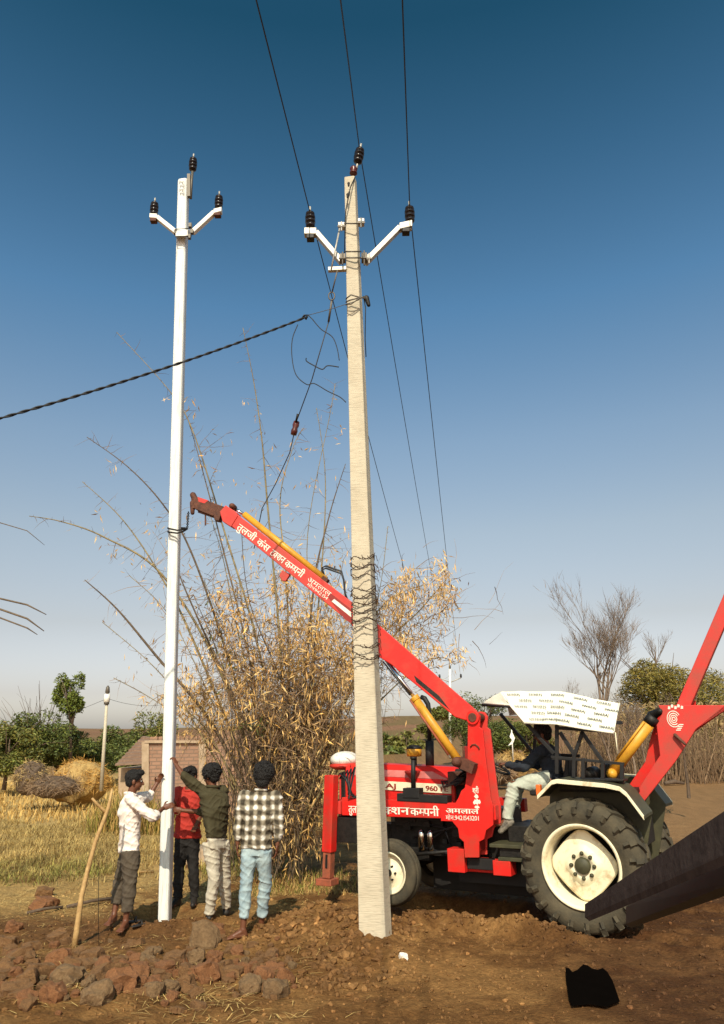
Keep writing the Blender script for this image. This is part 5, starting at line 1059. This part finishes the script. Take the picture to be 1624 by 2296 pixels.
CULMS = [([(622, 1915), (480, 1630), (350, 1470), (262, 1365), (190, 1300)], .028, -.8, 1), ([(625, 1915), (500, 1520), (365, 1290), (235, 1205), (140, 1170), (66, 1157)], .022, -.5, 0), ([(628, 1915), (440, 1450), (360, 1290), (275, 1165), (185, 1080)], .020, .3, 0),
  ([(632, 1915), (520, 1500), (430, 1240), (365, 1130), (285, 1045), (195, 980)], .020, -.9, 1), ([(636, 1915), (590, 1500), (500, 1180), (430, 960), (375, 870), (262, 745)], .018, .2, 0), ([(640, 1915), (560, 1480), (490, 1190), (445, 1020), (420, 935)], .017, .5, 1),
  ([(645, 1915), (632, 1500), (600, 1130), (588, 990), (570, 860), (545, 735)], .019, -.3, 0), ([(650, 1915), (645, 1350), (628, 1130), (655, 1010), (680, 960)], .014, .6, 0), ([(655, 1915), (700, 1350), (735, 1170), (775, 1040)], .020, -.4, 1), ([(655, 1915), (715, 1350), (730, 1080), (710, 915)], .016, .3, 0),
  ([(668, 1915), (760, 1600), (880, 1430), (940, 1370), (1000, 1300)], .022, -.7, 0), ([(665, 1915), (730, 1550), (830, 1390), (900, 1330), (960, 1310)], .016, .5, 0), ([(660, 1915), (700, 1480), (690, 1200), (740, 930), (752, 860)], .010, .2, 0), ([(615, 1915), (470, 1680), (400, 1560), (330, 1480), (230, 1395)], .014, .5, 0),
  ([(618, 1915), (560, 1650), (450, 1400), (400, 1280), (385, 1200)], .020, -.6, 1), ([(620, 1915), (580, 1620), (530, 1400), (500, 1250), (470, 1150)], .015, .7, 0), ([(680, 1915), (800, 1640), (930, 1500), (990, 1475), (1020, 1490)], .014, .6, 0), ([(670, 1915), (780, 1560), (860, 1420), (990, 1330), (1030, 1370)], .010, -.2, 0),
  ([(610, 1915), (500, 1700), (420, 1620), (330, 1560), (255, 1520)], .009, -.5, 0), ([(600, 1915), (540, 1740), (470, 1560), (380, 1380), (290, 1290)], .012, .9, 0), ([(690, 1915), (720, 1700), (800, 1500), (850, 1330), (870, 1180)], .010, .8, 0), ([(640, 1915), (650, 1600), (560, 1350), (540, 1150)], .012, -.9, 1)]
for _ in range(34):
    x0 = random.gauss(645, 24); tx = x0 + random.gauss(0, 110); ty = random.uniform(1290, 1620)
    CULMS.append(([(x0, 1915 + random.uniform(-15, 10)), (x0 + (tx - x0) * .25, 1800), (x0 + (tx - x0) * .6, (1700 + ty) / 2), (tx, ty)], random.uniform(.010, .022), random.uniform(-.9, .9), random.random() < .5))
lp, ts, td, tl, lp2 = [], [], [], [], []
for i, (pix, r, dy, dk) in enumerate(CULMS):
    x0 = pix[0][0]; n = len(pix) - 1; pts = curve([(x, y, dy * (j / n) ** 1.2 + .25 * math.sin(i * 7.1)) for j, (x, y) in enumerate(pix)], BY, 7)
    rs = [r * (1 - .82 * j / (len(pts) - 1)) for j in range(len(pts))]
    rs = [max(q * 1.25, .006) for q in rs]; MB().tube(pts, rs, 7).build('culm', 'culmdark' if dk else 'culm', bamb)
    main = i < 22
    for j in range(2, len(pts) - 1):               # thorny side twigs at the nodes
        t = j / len(pts); d = (pts[j + 1] - pts[j]).normalized()
        for q in range(2 if main else 3):
            p = pts[j].lerp(pts[j + 1], random.random()); sd = V(random.gauss(0, 1), random.gauss(0, .7), random.gauss(.1, .8)); sd = (sd - d * sd.dot(d) * .6).normalized()
            ln = random.choice((.05, .07, .12, .3)) if main and t > .55 else random.uniform(.15, .75)
            ts.append(p); td.append(sd); tl.append(ln)
            if ln > .2 and t < .8:
                for z in range(random.choice((1, 2, 4))): lp.append(p + sd * ln * random.uniform(.4, 1) + V(random.gauss(0, .06), random.gauss(0, .06), random.gauss(-.05, .06)))
twigs('node_twigs', ts, td, tl, .0045, 'twig', bamb)['kind'] = 'stuff'
# tangle of fine dead twigs and hanging dry leaves, in ragged clumps
def clump(cx, cy, sx, sy, n, dep=.9):
    out = []
    for _ in range(n):
        px, py = random.gauss(cx, sx), random.gauss(cy, sy)
        if py > 1630 and px < 580 and random.random() < .9: continue    # the house shows through below the crown
        if py > 1650 and px < 560 + (py - 1650) * .25 and random.random() < .8: continue
        out.append(P(px, py, BY + random.gauss(0, dep)))
    return out
tw = clump(620, 1560, 75, 95, 620) + clump(560, 1480, 60, 80, 180) + clump(700, 1590, 60, 80, 330) + clump(640, 1700, 40, 75, 260, .45) + clump(520, 1620, 55, 80, 240) + clump(900, 1390, 70, 60, 260, .6) + clump(840, 1480, 60, 60, 160, .6) + clump(500, 1330, 70, 60, 60)
ts = tw; td = [V(random.gauss(0, .8), random.gauss(0, .6), random.gauss(.25, .7)) for _ in tw]; tl = [random.uniform(.25, .9) for _ in tw]
twigs('twig_tangle', ts, td, tl, .0055, 'twig', bamb, wob=.35)['kind'] = 'stuff'
tw = [V(bamb.location.x + random.gauss(0, .36), BY + random.gauss(0, .3), random.uniform(0, 1.9)) for _ in range(620)]
twigs('base_stalks', tw, [V(random.gauss(0, .22), random.gauss(0, .18), 1) for _ in tw], [random.uniform(.5, 1.4) for _ in tw], .0085, 'culmdark', bamb, wob=.1)['kind'] = 'stuff'
C5 = []
for cx, cy, sx, sy, n in ((640, 1470, 70, 60, 34), (720, 1430, 50, 60, 26), (560, 1560, 70, 60, 30), (760, 1500, 30, 50, 18), (640, 1590, 90, 50, 34), (470, 1600, 30, 70, 16), (430, 1540, 20, 60, 10), (500, 1400, 60, 50, 9), (620, 1350, 60, 40, 12), (720, 1310, 50, 40, 8), (890, 1340, 40, 25, 16), (965, 1310, 28, 14, 12), (880, 1410, 35, 30, 16), (935, 1440, 40, 30, 7), (690, 1670, 50, 50, 6), (1000, 1330, 25, 20, 5)):
    C5 += [(p, n) for p in clump(cx, cy, sx, sy, n, .7)]
for p, _ in C5: lp += [p + V(random.gauss(0, .11), random.gauss(0, .11), random.gauss(-.06, .16)) for _ in range(random.choice((8, 18, 34, 70)))]
lp += clump(620, 1510, 105, 100, 1900) + clump(720, 1510, 45, 90, 800) + clump(660, 1740, 40, 80, 150, .4)
lpn = np.array([tuple(p) for p in lp]); n = len(lpn)
leaves('dry_leaves', lpn, (.07, .20), (.012, .027), 'dryleaf', tint(n, .55, 1.35, ((1, 1, 1), (1.1, .95, .7), (.8, .72, .7))), bamb, .9)['kind'] = 'stuff'
gl = np.array([tuple(p) for p in clump(560, 1635, 28, 14, 240, .5) + clump(500, 1470, 20, 40, 60, .5) + clump(420, 1690, 10, 20, 60)]); leaves('green_leaves', gl, (.08, .18), (.02, .035), 'leaf', tint(len(gl), .8, 1.6), bamb, .4)['kind'] = 'stuff'
# other culm tips from off the left edge
for pts, r in (((( -60, 1328), (61, 1356), (104, 1378)), .012), (((-60, 1345), (61, 1387), (99, 1415)), .013), (((-40, 1370), (61, 1408), (84, 1423)), .010), (((-40, 1160), (61, 1190), (100, 1222)), .006)):
    o = MB().tube([P(x, y, 9) for x, y in pts], [r, r * .9, r * .4], 7).build('bamboo_cane', 'culmdark', None, loc=tuple(P(*pts[0], 9))); tag(o, 'dark bare bamboo tips poking in from the left edge', 'bamboo stem', 'bamboo tips at the left edge')

# ---------------------------------------------------------------- trees, bushes, far poles
def crown_pts(c, R, n, lob=9, seed=1):
    """leaf positions in the shells of many lobes, so the outline is uneven and light gets in"""
    r = np.random.default_rng(seed); c, R = np.array(c), np.array(R); ct, sz = [], []
    for _ in range(lob):
        v = r.normal(0, 1, 3); v /= np.linalg.norm(v); ct.append(c + v * R * r.uniform(.3, .72)); sz.append(r.uniform(.2, .38))
    k = r.integers(0, lob, n); v = r.normal(0, 1, (n, 3)); v /= np.linalg.norm(v, axis=1)[:, None]
    return np.array(ct)[k] + v * R * np.array(sz)[k][:, None] * (r.uniform(.3, 1, n) ** .4)[:, None]
def tree(name, label, cat, base, c, R, n, leafL, leafW, m='leaf', base_t=((1, 1, 1),), trunk_r=.15, lob=9, seed=1, group=None, droop=.2, limbs=7, lo=.5, hi=1.5, bark='bark'):
    t = thing(name, label, cat, tuple(base), group); base, c = Vector(base), Vector(c); r = random.Random(seed)
    mb = MB(); top = V(c.x, c.y, c.z + R[2] * .3); mb.tube([base - V(0, 0, .2), base.lerp(top, .4) + V(r.uniform(-.1, .1), 0, 0), top], [trunk_r, trunk_r * .7, trunk_r * .2], 8); mb.build('trunk', bark, t)
    if limbs:
        mb = MB()
        for i in range(limbs):
            p = base.lerp(top, r.uniform(.3, .85)); a = r.uniform(0, 6.3); e = V(c.x + R[0] * .75 * math.cos(a), c.y + R[1] * .75 * math.sin(a), c.z + R[2] * r.uniform(-.2, .8)); mb.tube([p, p.lerp(e, .5) + V(0, 0, .1 * R[2]), e], [trunk_r * .4, trunk_r * .25, trunk_r * .06], 6)
        mb.build('limbs', bark, t)['kind'] = 'stuff'
    p = crown_pts(c, R, n, lob, seed); p = p[p[:, 2] > base.z + .02]
    leaves('crown', p, leafL, leafW, m, tint(len(p), lo, hi, base_t), t, droop)
    return t
def at(px, py, D): return P(px, py, D)
GREENS = ((1, 1, 1), (1.2, 1.15, .8), (.75, .9, .8)); DRY = ((1.6, 1.2, .9), (1.3, 1.2, .8), (1, 1, .9))
for i, (px, pt, pb, D, rx, lab, bt) in enumerate(((60, 1590, 1730, 34, 2.2, 'dense dark green bush at the far left edge behind the hay', GREENS), (130, 1615, 1735, 36, 1.9, 'dark green bush under the slender tree at left', GREENS), (185, 1650, 1740, 38, 1.5, 'low dark bush between the slender tree and the far pole', GREENS),
     (280, 1610, 1730, 40, 2.0, 'olive green bush right of the far lamp pole', GREENS), (350, 1575, 1720, 42, 1.9, 'tall pale green bush beside the white pole', DRY), (225, 1665, 1745, 44, 2.2, 'dark bush behind the thin far pole at left', GREENS), (10, 1600, 1760, 33, 2.0, 'brown and green bush cut by the left border', DRY), (320, 1655, 1740, 37, 1.5, 'dark green bush above the tiled roof at left', GREENS))):
    b, tp = at(px, pb, D), at(px, pt, D); h = tp.z - b.z
    tree('bush', lab, 'bush', (b.x, b.y, b.z), (b.x, b.y, b.z + h * .5), (rx, 1.4, h * .52), 6000, (.09, .22), (.04, .09), 'leaf', bt, .1, 20, 20 + i, None, .3, 4)
b = at(160, 1730, 35); tp = at(158, 1500, 35)
tree('slender_tree', 'slender green tree rising above the bushes at left', 'tree', tuple(b), (at(156, 1555, 35).x, 35, at(156, 1560, 35).z), (.82, .8, 1.35), 4500, (.08, .2), (.04, .08), 'leaf', ((1.1, 1.25, .8), (1.3, 1.3, .7)), .10, 14, 41, None, .2, 5)
b = at(75, 1700, 36); t = thing('leafless_shrub', 'grey leafless shrub sticking up behind the bushes at far left', 'shrub', tuple(b))
twigs('branches', [b + V(random.gauss(0, .4), random.gauss(0, .4), 0) for _ in range(60)], [V(random.gauss(0, .35), random.gauss(0, .3), 1) for _ in range(60)], [random.uniform(1.8, 3.6) for _ in range(60)], .022, 'bark', t, 5, .3, 0)
# dry brush and hay at left
def heap(name, label, cat, c, R, n, m, Lr, Wr, cols, core, seed):
    t = thing(name, label, cat, tuple(c)); mb = MB(); mb.ell(V(*c) + V(0, 0, R[2] * .2), V(R[0] * .9, 0, 0), V(0, R[1] * .9, 0), V(0, 0, R[2] * .72), 28, 18)
    mb.build('core', core, t, remesh=max(R) * .05, smooth=1, wrinkle=.12 * R[2], wscale=1.6 / R[2])
    r = np.random.default_rng(seed); v = r.normal(0, 1, (n, 3)); v[:, 2] = np.abs(v[:, 2]) ; v /= np.linalg.norm(v, axis=1)[:, None]
    lump = 1 + .22 * (fbm(v[:, 0] * 3 + seed, v[:, 2] * 3 + v[:, 1] * 2, seed) - .5) * 2
    p = np.array(c) + v * np.array(R) * (r.uniform(.86, 1.03, n) * lump)[:, None]; leaves('loose_stalks', p, Lr, Wr, m, cols, t, .3)['kind'] = 'stuff'; return t
c = at(178, 1766, 27); heap('hay_heap', 'large golden hay heap in the field at left', 'hay heap', (c.x, c.y, c.z - .05), (.98, .9, .92), 6500, 'straw', (.08, .3), (.010, .024), tint(6500, .7, 1.25, ((1.05, .82, .5), (1, .75, .42))), 'hay', 5)
c = at(122, 1768, 25); heap('brush_pile', 'dark brown brushwood pile in front of the golden hay heap', 'brush pile', (c.x, c.y, c.z - .05), (.78, .5, .42), 2200, 'twig', (.12, .4), (.01, .022), tint(2200, .5, 1.1, ((.8, .7, .55),)), 'bark', 6)
c = at(70, 1740, 26); heap('dry_brush', 'tangled reddish dry brush left of the brushwood pile', 'brush', (c.x, c.y, c.z - .2), (.55, .5, .65), 1500, 'dryleaf', (.1, .3), (.015, .035), tint(1500, .35, .8), 'bark', 8)
c = at(1150, 1722, 34); heap('hay_heap', 'small pale hay heap seen between the red mast and the driver', 'hay heap', (c.x, c.y, c.z - .1), (.75, .7, .75), 2600, 'straw', (.12, .4), (.012, .03), tint(2600, .6, 1.1, ((.95, .8, .6),)), 'hay', 9)
c = at(1108, 1735, 32); heap('log_pile', 'brown brushwood heap just right of the red mast', 'brush pile', (c.x, c.y, c.z - .1), (.75, .6, .6), 1800, 'twig', (.2, .6), (.02, .04), tint(1800, .6, 1.3), 'bark', 10)
# trees behind the tractor
for i, (px, pt, pb, D, rx, lab, bt, m) in enumerate(((1085, 1545, 1730, 48, 2.3, 'green tree behind the front of the white canopy', GREENS, 'leaf'), (1135, 1600, 1725, 46, 1.9, 'dark green tree under the left end of the canopy', GREENS, 'leaf'), (1185, 1610, 1730, 47, 2.0, 'dull green tree behind the driver', DRY, 'leaf'), (1045, 1560, 1700, 55, 1.6, 'small green tree right behind the red mast head', GREENS, 'leaf'),
     (1512, 1440, 1720, 40, 3.1, 'big olive coloured round tree at the right behind the rear arm', ((2.3, 1.5, 1.2), (2.0, 1.4, 1.1), (1.6, 1.25, 1.1)), 'leaf'), (1590, 1480, 1720, 42, 2.4, 'olive green tree cut by the right border', ((1.6, 1.12, .9), (1.3, 1.02, .9)), 'leaf'))):
    b, tp = at(px, pb, D), at(px, pt, D); h = tp.z - b.z
    tree('far_tree', lab, 'tree', (b.x, b.y, b.z), (b.x, b.y, b.z + h * .57), (rx, rx * .9, h * .46), 15000 if rx > 2.45 else 6500, (.10, .26), (.03, .075), m, bt, .16, 22 if rx > 2.3 else 16, 50 + i, None, .1, 9)
def bush_at(px, py, D, r, lab, seed, bt=GREENS): c = at(px, py, D); tree('hill_bush', lab, 'bush', (c.x, c.y, c.z - r * .6), (c.x, c.y, c.z), (r * 1.3, r, r * .75), 700, (.3, .7), (.2, .4), 'leaf', bt, .06, 9, seed, None, .1, 3)
bush_at(912, 1662, 75, 1.5, 'dull green bush on the brown hillside above the hood', 71, ((1.3, 1.1, .9),)); bush_at(882, 1690, 70, .9, 'small green bush low on the hillside beside the grey pole', 72); bush_at(858, 1660, 78, .7, 'smallest hillside bush touching the right edge of the grey pole', 73); bush_at(960, 1640, 85, 1.2, 'hillside bush behind the exhaust pipe', 74, ((1.2, 1.05, .9),)); bush_at(990, 1600, 95, 1.3, 'bush on the hill crest left of the far line pole', 75, DRY)
# leafless trees
def bare_tree(label, base, h, seed, spread=.42, r0=.12, m='palebark', depth=5):
    t = thing('bare_tree', label, 'tree', tuple(base)); r = random.Random(seed); mb = MB(); ts, td, tl = [], [], []
    def br(p, d, ln, rad, lev):
        q = p; pts = [p]
        for j in range(4): d = (d + V(r.gauss(0, .10), r.gauss(0, .10), .05)).normalized(); q = q + d * ln / 4; pts.append(q)
        mbs = trunk if lev == 0 else mb
        mbs.tube(pts, [rad, rad * .88, rad * .78, rad * .7, rad * .6], 6 if lev < 2 else 4, cap=False)
        if lev >= depth - 1:
            for z in range(2): ts.append(pts[r.choice((2, 3, 4))]); td.append(d + V(r.gauss(0, .4), r.gauss(0, .4), .25)); tl.append(h * r.uniform(.03, .08))
        if lev >= depth: return
        for k in range(r.choice((3, 4)) if lev < 2 else r.choice((2, 3, 3))):
            a = r.uniform(0, 6.3); x, y, _ = basis(d); s = spread * r.uniform(.5, 1.25); nd = (d + (x * math.cos(a) + y * math.sin(a)) * s + V(0, 0, .12)).normalized(); br(pts[r.choice((2, 3, 4))] if lev else pts[r.choice((3, 4))], nd, ln * r.uniform(.6, .86), rad * r.uniform(.42, .58), lev + 1)
    trunk = MB(); br(Vector(base), V(0, 0, 1), h * .27, r0, 0); trunk.build('trunk', m, t); mb.build('branches', m, t); twigs('fine_twigs', ts, td, tl, max(.005, r0 * .05), m, t, 3, .2, 0)['kind'] = 'stuff'; return t
b = at(1372, 1720, 38); bare_tree('tall leafless tree with a fan of fine branches right of the canopy', b, (at(1348, 1335, 38).z - b.z) * 1.17, 3, .46, .15, 'palebark', 6)
b = at(1478, 1560, 44); bare_tree('small leafless treetop above the olive tree', b, 5.2, 8, .45, .08, 'palebark', 4)
b = at(1290, 1700, 45); bare_tree('low leafless tree left of the tall bare tree', b, 5.0, 12, .5, .07, 'palebark', 5)
b = at(1545, 1790, 20); bare_tree('dark leafless sapling in the field at the right edge', b, 3.6, 14, .35, .045, 'bark', 3)
for px, h, sd in ((1395, 4.6, 31), (1425, 4.4, 32), (1452, 4.0, 33), (1500, 4.2, 34), (1375, 4.2, 35)):
    b = at(px, 1735, 33); bare_tree('thin leafless tree in the dry grove behind the rear arm', b, h, sd, .35, .05, 'palebark', 4)['group'] = 'dry grove behind the rear arm'
n = 900; x = RNG.uniform(at(1270, 1700, 36).x, at(1640, 1700, 36).x, n); ys = RNG.uniform(33, 38, n)
tg = twigs('dry_thicket', [V(a, b_, gzf(a, b_)) for a, b_ in zip(x, ys)], [V(random.gauss(0, .14), 0, 1) for _ in range(n)], RNG.uniform(1.2, 3.3, n), .022, 'twig', None, 4, .15, 0); tag(tg, 'thicket of dry brown upright stems behind the tractor at right', 'thicket', None, 'stuff')
p = np.stack([RNG.uniform(at(1290, 1700, 38).x, at(1640, 1700, 38).x, 5200), RNG.uniform(37, 40, 5200), RNG.uniform(.0, 3.6, 5200)], 1); o = leaves('thicket_leaves', p, (.12, .4), (.05, .12), 'dryleaf', tint(5200, .25, .62), None, .5); tag(o, 'brown dead foliage of the dry thicket at right', 'foliage', None, 'stuff')
# logs and stones in the right field
for i, (px, py, ln, lab) in enumerate(((1500, 1737, 1.5, 'long dark log lying in the field right of the rear arm'), (1515, 1762, .9, 'short dark branch lying nearer in the right field'), (1475, 1728, 1.1, 'log lying just behind the lower rear arm'))):
    c = GP(px, py, .1); o = MB().tube([c - V(ln / 2, 0, 0), c + V(0, .1, .06), c + V(ln / 2, .2, -.02)], [.07, .09, .05], 8).build('log', 'bark', None, loc=tuple(c)); tag(o, lab, 'log')
# far poles
def far_pole(label, px, pt, pb, D, r, arms=False, m='white', lamp=False):
    a, b = at(px[0], pt, D), at(px[1], pb, D); t = thing('far_pole', label, 'utility pole', tuple(b)); MB().tube([b - V(0, 0, .3), a], [r, r * .65], 8).build('shaft', m, t)
    if arms:
        for s in (-1, 1): MB().tube([a - V(0, 0, 1.1), a + V(s * .9, 0, -.75)], .05, 6).build('cross_arm', 'galv', t); MB().lathe([(0, .06), (.1, .09), (.3, .08), (.32, .02)], a + V(s * .9, 0, -.75), (0, 0, 1), 10).build('insulator', 'porcelain', t)
        MB().lathe([(0, .06), (.1, .09), (.3, .08), (.32, .02)], a, (0, 0, 1), 10).build('insulator', 'porcelain', t)
    if lamp:
        MB().lathe([(-.16, .06), (-.15, .1), (.1, .1), (.12, .05)], a - V(0, 0, .12), (0, 0, 1), 12).build('white_cap', 'white', t); MB().lathe([(0, .03), (.05, .08), (.22, .06), (.28, .02)], a, (0, 0, 1), 12).build('insulator', 'galvdark', t); MB().tube([a - V(0, 0, .35), a - V(0, 0, .25)], .09, 8).build('band', 'galvdark', t)
    return t
far_pole('thin far wooden pole with a white cap in the field at left', (241, 229), 1556, 1752, 26, .07, False, 'concrete', True)
far_pole('far line pole behind the red boom carrying the three conductors', (1009, 1010), 1500, 1690, 64, .14, True)
c = at(241, 1566, 26)
for pts, lab in (((c, at(120, 1600, 30), at(-40, 1640, 36)), 'thin wire from the far capped pole down to the left edge'), ((c, at(310, 1572, 30), at(400, 1570, 36)), 'thin wire from the far capped pole towards the white pole')):
    wire('far_wire', sag(pts[0], pts[2], .25), .006, 'wire', lab, 'wire')
fl_ = thing('white_flag', 'white cloth flag on a thin pale pole behind the driver', 'flag', tuple(at(1150, 1700, 33)))
MB().tube([at(1151, 1705, 33), at(1147, 1628, 33)], .025, 6).build('staff', 'white', fl_)
k = MB(); k.prism([at(1147, 1640, 33), at(1143, 1652, 33), at(1149, 1660, 33), at(1140, 1672, 33), at(1150, 1668, 33), at(1155, 1655, 33), at(1150, 1644, 33)], V(0, .04, 0)); k.build('cloth', 'white', fl_)

# ---------------------------------------------------------------- brick house at left behind the workers
def bricks():
    m = mat('old_brick_wall', (.34, .20, .13), .9); n, l = m.node_tree.nodes, m.node_tree.links; b = n['Principled BSDF']
    tc = n.new('ShaderNodeTexCoord'); mp = n.new('ShaderNodeMapping'); mp.inputs['Rotation'].default_value = (math.pi / 2, 0, 0); l.new(tc.outputs['Object'], mp.inputs[0])
    br = n.new('ShaderNodeTexBrick'); br.inputs['Scale'].default_value = 1; br.inputs['Brick Width'].default_value = .26; br.inputs['Row Height'].default_value = .10; br.inputs['Mortar Size'].default_value = .014
    br.inputs['Color1'].default_value = (.36, .20, .13, 1); br.inputs['Color2'].default_value = (.27, .15, .095, 1); br.inputs['Mortar'].default_value = (.17, .12, .085, 1); l.new(mp.outputs[0], br.inputs['Vector'])
    old = b.inputs['Base Color'].links[0].from_socket; mx = n.new('ShaderNodeMix'); mx.data_type = 'RGBA'; mx.blend_type = 'MIX'; mx.inputs[0].default_value = .35; l.new(br.outputs[0], mx.inputs[6]); l.new(old, mx.inputs[7]); l.new(mx.outputs[2], b.inputs['Base Color'])
    bp = n.new('ShaderNodeBump'); bp.inputs['Strength'].default_value = .6; bp.inputs['Distance'].default_value = .02; bp.invert = True; l.new(br.outputs[1], bp.inputs['Height']); l.new(bp.outputs[0], b.inputs['Normal']); return m
M['brick'] = bricks(); M['tile'] = mat('clay_roof_tile', (.27, .17, .115), .9, 0, scale=8, col2=(.17, .10, .065)); M['mud'] = mat('pale_mud_plaster', (.46, .34, .23), .9, 0, scale=6, col2=(.34, .24, .15))
HD = 22.
hs = thing('brick_house', 'low old brick house with a small tiled side roof behind the workers', 'house', tuple(at(440, 1800, HD)))
def wallq(x0, x1, y0, y1, D, th, name, m, dz=0.): k = MB(); k.hexa([at(x0, y1, D), at(x1, y1, D), at(x1, y1, D) + V(0, th, 0), at(x0, y1, D) + V(0, th, 0)], [at(x0, y0, D), at(x1, y0, D), at(x1, y0, D) + V(0, th, 0), at(x0, y0, D) + V(0, th, 0)]); return k.build(name, m, hs)
wallq(321, 566, 1662, 1850, HD, 3, 'wall', 'brick'); wallq(324, 458, 1660, 1666, HD - .08, .3, 'cornice', 'mud'); wallq(318, 334, 1663, 1850, HD - .06, .2, 'pillar', 'mud'); wallq(446, 462, 1663, 1850, HD - .06, .2, 'pillar', 'mud')
k = MB(); zt = at(400, 1660, HD).z
for i in range(26): x0 = at(340, 1660, HD).x + i * .125 + random.uniform(-.01, .01); k.box((x0, HD + .1, zt + .0 + .06), V(.055, 0, 0), V(0, .1, 0), V(0, 0, .05))
k.build('parapet_bricks', 'brick', hs)['kind'] = 'stuff'
k = MB(); a, b_, c_, d_ = at(258, 1717, HD), at(336, 1713, HD), at(336, 1652, HD + 2.2), at(322, 1650, HD + 2.2)
nrows = 9
for i in range(nrows):
    t0, t1 = i / nrows, (i + 1.25) / nrows; l0, l1 = a.lerp(d_, t0), a.lerp(d_, min(t1, 1)); r0_, r1_ = b_.lerp(c_, t0), b_.lerp(c_, min(t1, 1)); up = V(0, 0, .05)
    k.hexa([l0, r0_, r1_ - up * .5, l1 - up * .5], [l0 + up, r0_ + up, r1_, l1])
k.build('tiled_roof', 'tile', hs); wallq(266, 320, 1722, 1850, HD + .5, 2, 'side_wall', 'mud')
k = MB(); o = k.box(at(455, 1800, 16), V(.0, 0, 0) + V(.35, 0, 0), V(0, .2, 0), V(0, 0, .25)); o = k.build('stone_block', 'mud', None, remesh=.03, smooth=3, wrinkle=.04, wscale=3, loc=tuple(at(455, 1950, 14))); o.location = GP(462, 1935) + (o.location - at(455, 1950, 14)); tag(o, 'rounded pale boulder on the ground behind the cream trousers', 'boulder')
o.data.transform(Matrix.Translation(-(at(455, 1800, 16) - at(455, 1950, 14))))

bpy.data.scenes.remove(TMP)
